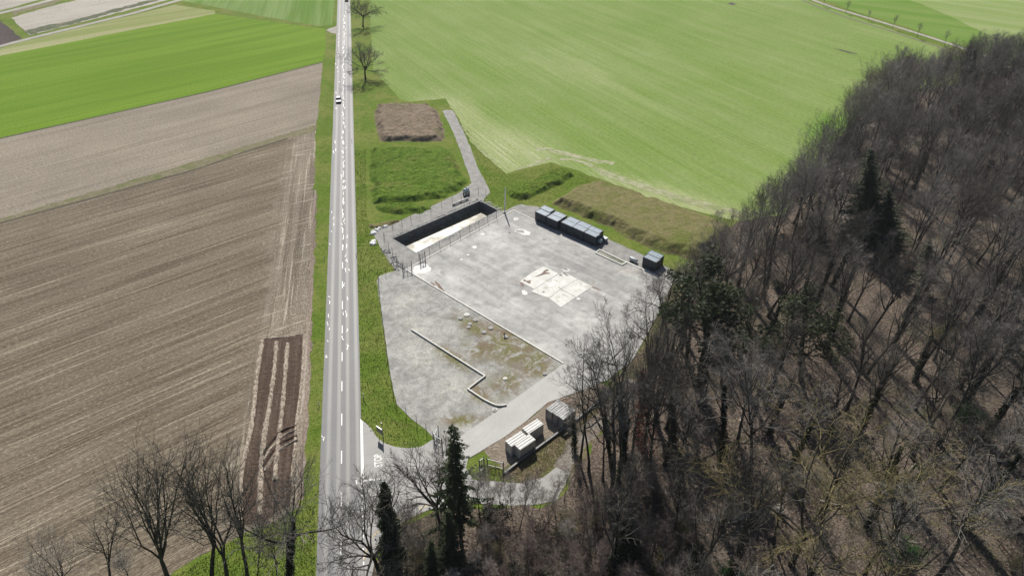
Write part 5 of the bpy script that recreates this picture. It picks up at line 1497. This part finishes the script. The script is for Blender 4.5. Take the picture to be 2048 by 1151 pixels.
# along the compound's edge
hand(POLE, (1178, 945), (1174, 700), 'straight bare pole of a tree with stub branches')
hand(with_ivy(CROOK[0], 31, .5, .5, 1800, .18), (1224, 938), (1190, 660), 'leaning bare tree behind the straight pole, crown over the lane', wide=.62)
hand(with_ivy(CROOK[1], 32, .6, .5, 2200, .18), (1252, 928), (1218, 632), 'tall forked bare tree at the corner of the wood, ivy on its trunk', wide=.6)
hand(with_ivy(SLIM[0], 33, .75, .6, 1600, .16), (1149, 902), (1146, 812), 'short ivy-covered tree beside the grey containers')
hand(with_ivy(CROOK[0], 35, .4, .45, 1200, .18), (1300, 768), (1284, 560), 'bare tree leaning over the right end of the concrete yard', wide=.72)
hand(with_ivy(CROOK[1], 34, .6, .5, 1800, .18), (1335, 668), (1300, 540), 'dark-trunked bare tree at the yard edge near the lone containers', wide=.8)
hand(IVYK[1], (1350, 885), (1330, 690), 'thick ivy-clad trunk in the front of the wood')
hand(RUSS, (1290, 905), (1283, 690), 'tree covered in russet red creeper at the front of the wood')
hand(PINE[0], (1404, 812), (1417, 552), 'tall dark pine towering at the front of the wood', wide=1.35)
hand(PINE[1], (1603, 762), (1612, 598), 'olive green pine deep in the middle of the wood', wide=1.45)
hand(SPR[0], (1850, 585), (1852, 505), 'small olive spruce top between grey crowns on the right', h=14, wide=1.3)
hand(SPR[1], (1733, 478), (1742, 290), 'large broad dark evergreen by the forest path', wide=1.12)
hand(SPR[1], (1772, 505), (1772, 372), 'lower dark evergreen leaning against the large broad one', wide=1.35)
hand(SPR[1], (1637, 478), (1640, 392), 'smaller dark spruce left of the large broad evergreen', wide=.85)
hand(SPR[2], (1935, 235), (1930, 92), 'dark spruce top rising at the back of the wood', wide=.9)
hand(SPR[2], (2050, 200), (2046, 62), 'dark evergreen at the right edge of the picture, back of the wood')
hand(IVYK[0], (1444, 922), (1452, 700), 'ivy-wrapped tree standing alone on the leaf-covered slope', wide=.9)
hand(FT[2], (1500, 953), (1526, 668), 'tall dark pair-stemmed tree in the middle of the wood', wide=.9)
hand(PALE, (1862, 852), (1982, 640), 'pale leaning trunk on the right side of the wood')
hand(LICH, (1582, 1130), (1620, 905), 'wide bare tree with yellowish lichen-coloured twigs near the bottom', wide=1.1)
hand(BUD, (1790, 1080), (1830, 880), 'tree with pale greenish buds in the lower right of the wood', wide=1.15)
hand(IVYK[2], (1900, 640), (1960, 520), 'tree with ivy on its lower trunk at the right of the wood')
for k, (b, t) in enumerate((((1568, 462), (1515, 428)), ((1604, 437), (1580, 325)), ((1668, 440), (1650, 318)), ((1690, 352), (1648, 250)), ((1757, 214), (1735, 108)), ((1820, 226), (1800, 100)), ((1834, 214), (1838, 96)), ((1856, 218), (1862, 100)), ((1885, 214), (1890, 95)), ((1772, 352), (1765, 232)), ((1530, 470), (1500, 372)), ((1720, 250), (1690, 176)), ((1625, 420), (1612, 300)))):
    kd = EDGE[k % 3] if k < 5 or k in (9, 12) else FT[k % 7]
    hand(kd, b, t, ('lowest bare tree on the field edge of the wood, by the dry mound', 'bare field-edge tree left of the small dark spruce', 'bare field-edge tree just above the small dark spruce', 'forked bare tree on the field edge, left of the big evergreen', 'bare tree at the upper corner of the field edge', 'leftmost trunk of the open row beyond the forest path', 'second trunk of the open row beyond the forest path', 'third trunk of the open row beyond the forest path', 'rightmost trunk of the open row beyond the forest path', 'forked bare tree right above the big evergreen', 'bushy bare tree overlapping the corner of the crop field', 'bare tree on the field edge above the forest path bend', 'bare field-edge tree between the forked tree and the small spruce')[k], wide=1.0 if k < 5 else .95)
# more trunks along the two edges of the wood
def more(pxs, kinds, hs, what, group, wd=(.75, .95)):
    for i, b in enumerate(pxs):
        q = at(*b); h = rng.uniform(*hs) if hs[1] < 12 else min(rng.uniform(*hs), tallest(q) * rng.uniform(.86, 1.0)); k = kinds[i % len(kinds)]
        e = k.place((q.x, q.y, 0), h, rng.uniform(0, 6.28), what, 'tree', group, top=(q.x + rng.gauss(0, .8), q.y + rng.gauss(0, .8), h), wide=rng.uniform(*wd))
        TAKEN.append((q, 2.2)); where(e, q, what)
more([(1236, 968), (1206, 962), (1272, 872), (1262, 915), (1312, 842), (1324, 792), (1348, 748), (1362, 702), (1298, 960), (1330, 930), (1376, 640), (1160, 930)], [IVYK[0], CROOK[0], IVYK[1], CROOK[1], IVYK[3]], (20, 25), 'dark-trunked edge tree', 'dark-trunked trees at the yard side of the wood', (.6, .8))
more([(1520, 462), (1548, 452), (1588, 446), (1618, 408), (1652, 362), (1664, 402), (1704, 292), (1712, 322), (1740, 228), (1792, 226), (1872, 214), (1908, 205), (1944, 190), (1405, 585), (1436, 556), (1470, 535), (1448, 600), (1495, 500), (1985, 180)], [EDGE[0], EDGE[1], EDGE[2], FT[0]], (19, 23), 'round-crowned edge tree', 'round-crowned trees at the field side of the wood', (.85, 1.05))
more([(948, 1004), (972, 1012), (1000, 1006), (1024, 1018), (1050, 1010), (1078, 1020), (1104, 1012), (1128, 1002), (1144, 985), (1012, 1030), (1062, 1030), (1110, 1032)], [SLIM[1], SLIM[0], SLIM[1], SLIM[2]], (5.5, 9.5), 'thin young tree', 'thin young trees beside the side road', (.9, 1.2))
# saplings in a line along the far farm track
for k, (b, lb) in enumerate((((1647, 13), 'leftmost'), ((1691, 27), 'second from left'), ((1736, 42), 'third from left'), ((1784, 58), 'fourth from left'), ((1834, 75), 'fifth from left'), ((1888, 92), 'last, half behind the crowns'))):
    q = at(*b)
    SAPL.place((q.x, q.y, 0), rng.uniform(5, 7.5), rng.uniform(0, 6), 'thin sapling beside the far farm track, ' + lb, 'sapling', 'saplings along the far farm track')

# the wood
fx = [p.x for p in FOREST]; fy = [p.y for p in FOREST]
def in_poly(p, poly):
    c = False; n = len(poly)
    for i in range(n):
        a, b = poly[i], poly[(i + 1) % n]
        if (a.y > p.y) != (b.y > p.y) and p.x < (b.x - a.x) * (p.y - a.y) / (b.y - a.y) + a.x: c = not c
    return c
def seen(p, h=24):
    a = p.y * _c + CAM_H * _s
    if a < 5: return False
    for z in (0, h):
        zz = z - CAM_H
        a = p.y * _c - zz * _s
        x, y = 1024 + FPX * p.x / a, 575.5 - FPX * (p.y * _s + zz * _c) / a
        if -120 < x < 2170 and -40 < y < 1200: return True
    return False
SIDE_W = P(SIDE_PX)
def scatter(n, dmin, taken, path_gap, tries=60000, density=None, only=None):
    out = []; cell = {}
    def near(p, d):
        k = (int(p.x // 8), int(p.y // 8))
        for i in (-1, 0, 1):
            for j in (-1, 0, 1):
                for q in cell.get((k[0] + i, k[1] + j), ()):
                    if (q - p).length < d: return True
        return False
    for _ in range(tries):
        if len(out) >= n: break
        p = Vector((rng.uniform(min(fx), max(fx)), rng.uniform(30, max(fy)), 0))
        if (only and not only(p)) or not in_poly(p, FOREST) or in_poly(p, SIDE_W) or not seen(p): continue
        d = dmin if density is None else dmin * density(p)
        if near(p, d) or any((q - p).length < r_ for q, r_ in taken) or any((q - p).length < path_gap for q in PATHS): continue
        out.append(p); cell.setdefault((int(p.x // 8), int(p.y // 8)), []).append(p)
    return out
def screen_y(p):
    a = p.y * _c + CAM_H * _s
    return 575.5 - FPX * (p.y * _s - CAM_H * _c) / a
for p in scatter(292, 5.4, TAKEN, 2.2, only=lambda p: not hides(p), density=lambda p: 1.08 if p.y < 118 else (1.1 if p.y < 150 else .98)):
    if p.y < 62 and p.x < 12:
        k = rng.choice(SLIM); h = rng.uniform(8, 13)
    else:
        k = rng.choices(FT + IVYK[:2] + [EDGE[1]], [3, 3, 3, 2, 3, 2, 3, .8, .8, 1.2])[0] if p.y > 118 else rng.choice(NEAR + [IVYK[0], IVYK[1], IVYK[3]]); h = rng.uniform(18, 25)
    h = min(h, tallest(p) * rng.uniform(.88, 1.02))
    tp = Vector((rng.gauss(0, .05), rng.gauss(0, .05) - .01, 1)) * h + p
    ivy = k in IVYK
    e = k.place((p.x, p.y, 0), h, rng.uniform(0, 6.28), 'tall bare tree with ivy on its trunk inside the wood' if ivy else ('slim bare tree in the thicket below the side road' if k in SLIM else 'tall bare grey-brown tree standing inside the wood'), 'tree', 'ivy-clad trees inside the wood' if ivy else ('slim trees below the side road' if k in SLIM else 'tall bare trees inside the wood'), top=tp, wide=rng.uniform(.8, 1.05))
    where(e, p, 'ivy-clad tree' if ivy else ('slim bare tree' if k in SLIM else 'tall bare tree'))
    TAKEN.append((p, 1.2))
THICK = P([(770, 1130), (830, 1070), (900, 1042), (1010, 1036), (1110, 1026), (1165, 990), (1240, 910), (1300, 930), (1330, 1020), (1380, 1060), (1340, 1420), (700, 1420)])
thick = lambda p: in_poly(p, THICK)
for p in scatter(110, 1.9, TAKEN, .8, only=thick) + scatter(150, 4.0, TAKEN, 1.6):
    k = rng.choice(SLIM); h = rng.uniform(6, 13)
    if thick(p): k = SLIM[1] if rng.random() < .7 else k; h = rng.uniform(5.5, 10.0)
    e = k.place((p.x, p.y, 0), h, rng.uniform(0, 6.28), 'slim young bare tree under the taller trees of the wood', 'young tree', 'young trees under the wood canopy', top=Vector((rng.gauss(0, .08), rng.gauss(0, .08), 1)) * h + p)
    TAKEN.append((p, .8)); where(e, p, 'slim young tree')
for p in scatter(185, 1.35, TAKEN, .9, only=thick) + scatter(115, 3.0, TAKEN, 1.2, density=lambda p: 1.0 if p.y < 110 else 1.8):
    i = rng.choices((0, 1, 2, 3, 4, 6), [1.5, 4, 1.5, 2.5, .7, .8] if thick(p) else [2.4, 2.5, 1.2, 2.6, .7, 1.3])[0]; h = rng.uniform(1.8, 4.0) if thick(p) else rng.uniform(1.8, 4.2)
    e = SH[i].place((p.x, p.y, 0), h, rng.uniform(0, 6.28), 'shrub with pale young leaves in the undergrowth' if i == 4 else ('low reddish bare shrub in the undergrowth' if i == 1 else 'low shrub in the undergrowth'), 'shrub', ('grey', 'reddish', 'olive', 'dark', 'budding', '', 'evergreen')[i] + ' shrubs in the undergrowth', wide=rng.uniform(.9, 1.4))
    where(e, p, ('low greyish bare shrub', 'low reddish bare shrub', 'low olive bare shrub', 'low dark bare shrub', 'shrub with pale young leaves', '', 'dark evergreen shrub')[i])
for p in scatter(26, 7.0, [], 1.5, only=lambda p: p.y < 120 and not thick(p)):
    a_ = rng.uniform(0, 6.28); L_ = rng.uniform(2.5, 6.5); r_ = rng.uniform(.09, .2)
    m = MB(); m.tube(limb_path(rng, Vector((0, 0, r_ + .05)), Vector((math.cos(a_), math.sin(a_), .03)), L_, 5, .05, 0), [r_, r_ * .9, r_ * .8, r_ * .65, r_ * .5, r_ * .3], 7, True)
    o = m.build('fallen_log', M['wood' if rng.random() < .6 else 'bark_pale'], None, True); o.location = p
    tag(o, 'fallen log', 'log', 'fallen logs on the floor of the wood'); where(o, p, 'fallen log lying')
name_all()
for b, h, lb in (((1924, 850), 4.6, 'bright green evergreen bush on the right of the wood'), ((1797, 1120), 4.8, 'bluish green young conifer bush near the bottom right'), ((1458, 1160), 3.6, 'fresh green bush at the bottom edge of the wood')):
    q = at(*b); SH[5].place((q.x, q.y, 0), h, 1.0, lb, 'bush', wide=.8)
# fallen trunks and sticks
for a, b, r_, lb in (((1480, 838), (1486, 862), .12, 'pale broken stick lying upright in the leaf litter'), ((1990, 640), (2012, 700), .15, 'long pale fallen trunk at the right edge of the wood'), ((1440, 1048), (1500, 1040), .14, 'fallen branch lying across the forest path verge'), ((1640, 1000), (1700, 1015), .16, 'fallen trunk among shrubs in the lower wood'), ((1880, 700), (1930, 735), .14, 'grey fallen log on the leafy slope')):
    A_, B_ = at(*a, .2), at(*b, .35)
    m = MB(); m.tube(limb_path(rng, A_, (B_ - A_).normalized(), (B_ - A_).length, 5, .05, 0), [r_, r_ * .9, r_ * .8, r_ * .65, r_ * .5, r_ * .3], 7, True)
    tag(m.build('fallen_log', M['wood'], None, True), lb, 'log')
# brushwood and leaf litter, uncountable
def brush(n, seed):
    rb = random.Random(seed); C = MB()
    for p in scatter(n, .9, [], 1.2, 40000, density=lambda p: .6 if in_poly(p, THICK) else 1.2):
        h = rb.uniform(.7, 2.2)
        for k in range(9):
            a = rb.uniform(0, 6.28); q = p + Vector((rb.gauss(0, .35), rb.gauss(0, .35), 0)); e_ = q + Vector((math.cos(a) * h * rb.uniform(.1, .7), math.sin(a) * h * rb.uniform(.1, .7), h * rb.uniform(.5, 1)))
            C.spike(q, e_, .016)
            for j in range(3):
                b = q.lerp(e_, rb.uniform(.3, .9)); C.spike(b, b + Vector((rb.gauss(0, .3), rb.gauss(0, .3), rb.uniform(.05, .4))) * h * .5, .01)
    tag(C.build('brushwood', M['twig_red']), 'low brushwood and dead stems over the floor of the wood', 'brushwood', None, 'stuff')
brush(1500, 9)
# leaf litter
lp = np.array([[p.x, p.y, .06] for p in scatter(2600, .35, [], 1.0, 9000)])
def litter(name, pts, n, mat, seed):
    r_ = np.random.RandomState(seed)
    q = pts[r_.randint(0, len(pts), n)] + np.stack([r_.normal(0, 1.3, n), r_.normal(0, 1.3, n), r_.uniform(0, .12, n)], 1)
    a = r_.rand(n) * 6.283; s_ = r_.uniform(.10, .22, n); tz = r_.uniform(-.1, .1, n)
    dx = np.stack([np.cos(a) * s_, np.sin(a) * s_, tz], 1); dy = np.stack([-np.sin(a) * s_ * .6, np.cos(a) * s_ * .6, -tz], 1)
    vs = np.stack([q - dx, q - dy, q + dx, q + dy], 1).reshape(-1, 3)
    m = bpy.data.meshes.new(name); m.from_pydata(vs.tolist(), [], np.arange(len(vs)).reshape(-1, 4).tolist()); m.update()
    o = link(name, m, mat); tag(o, 'fallen brown leaves over the floor of the wood', 'leaves', None, 'stuff')
litter('leaf_litter', lp, 26000, leafy_mat('fallen_leaves', (0.20, 0.13, 0.095), (0.40, 0.29, 0.22), .9), 5)

# ------------------------------------------------------------------ thin spring haze round the whole scene
hz = MB(); hz.box((0, 480, 41.5), (1900, 1100, 91.0))
hm = bpy.data.materials.new('haze'); hm.use_nodes = True
ht = hm.node_tree
for n in list(ht.nodes): ht.nodes.remove(n)
hv = ht.nodes.new('ShaderNodeVolumePrincipled'); ho = ht.nodes.new('ShaderNodeOutputMaterial')
hv.inputs['Color'].default_value = (0.82, 0.86, 0.92, 1); hv.inputs['Density'].default_value = HAZE
hv.inputs['Anisotropy'].default_value = 0.2
ht.links.new(hv.outputs[0], ho.inputs['Volume'])
tag(hz.build('haze', hm), 'thin pale haze in the air', None, None, 'stuff')
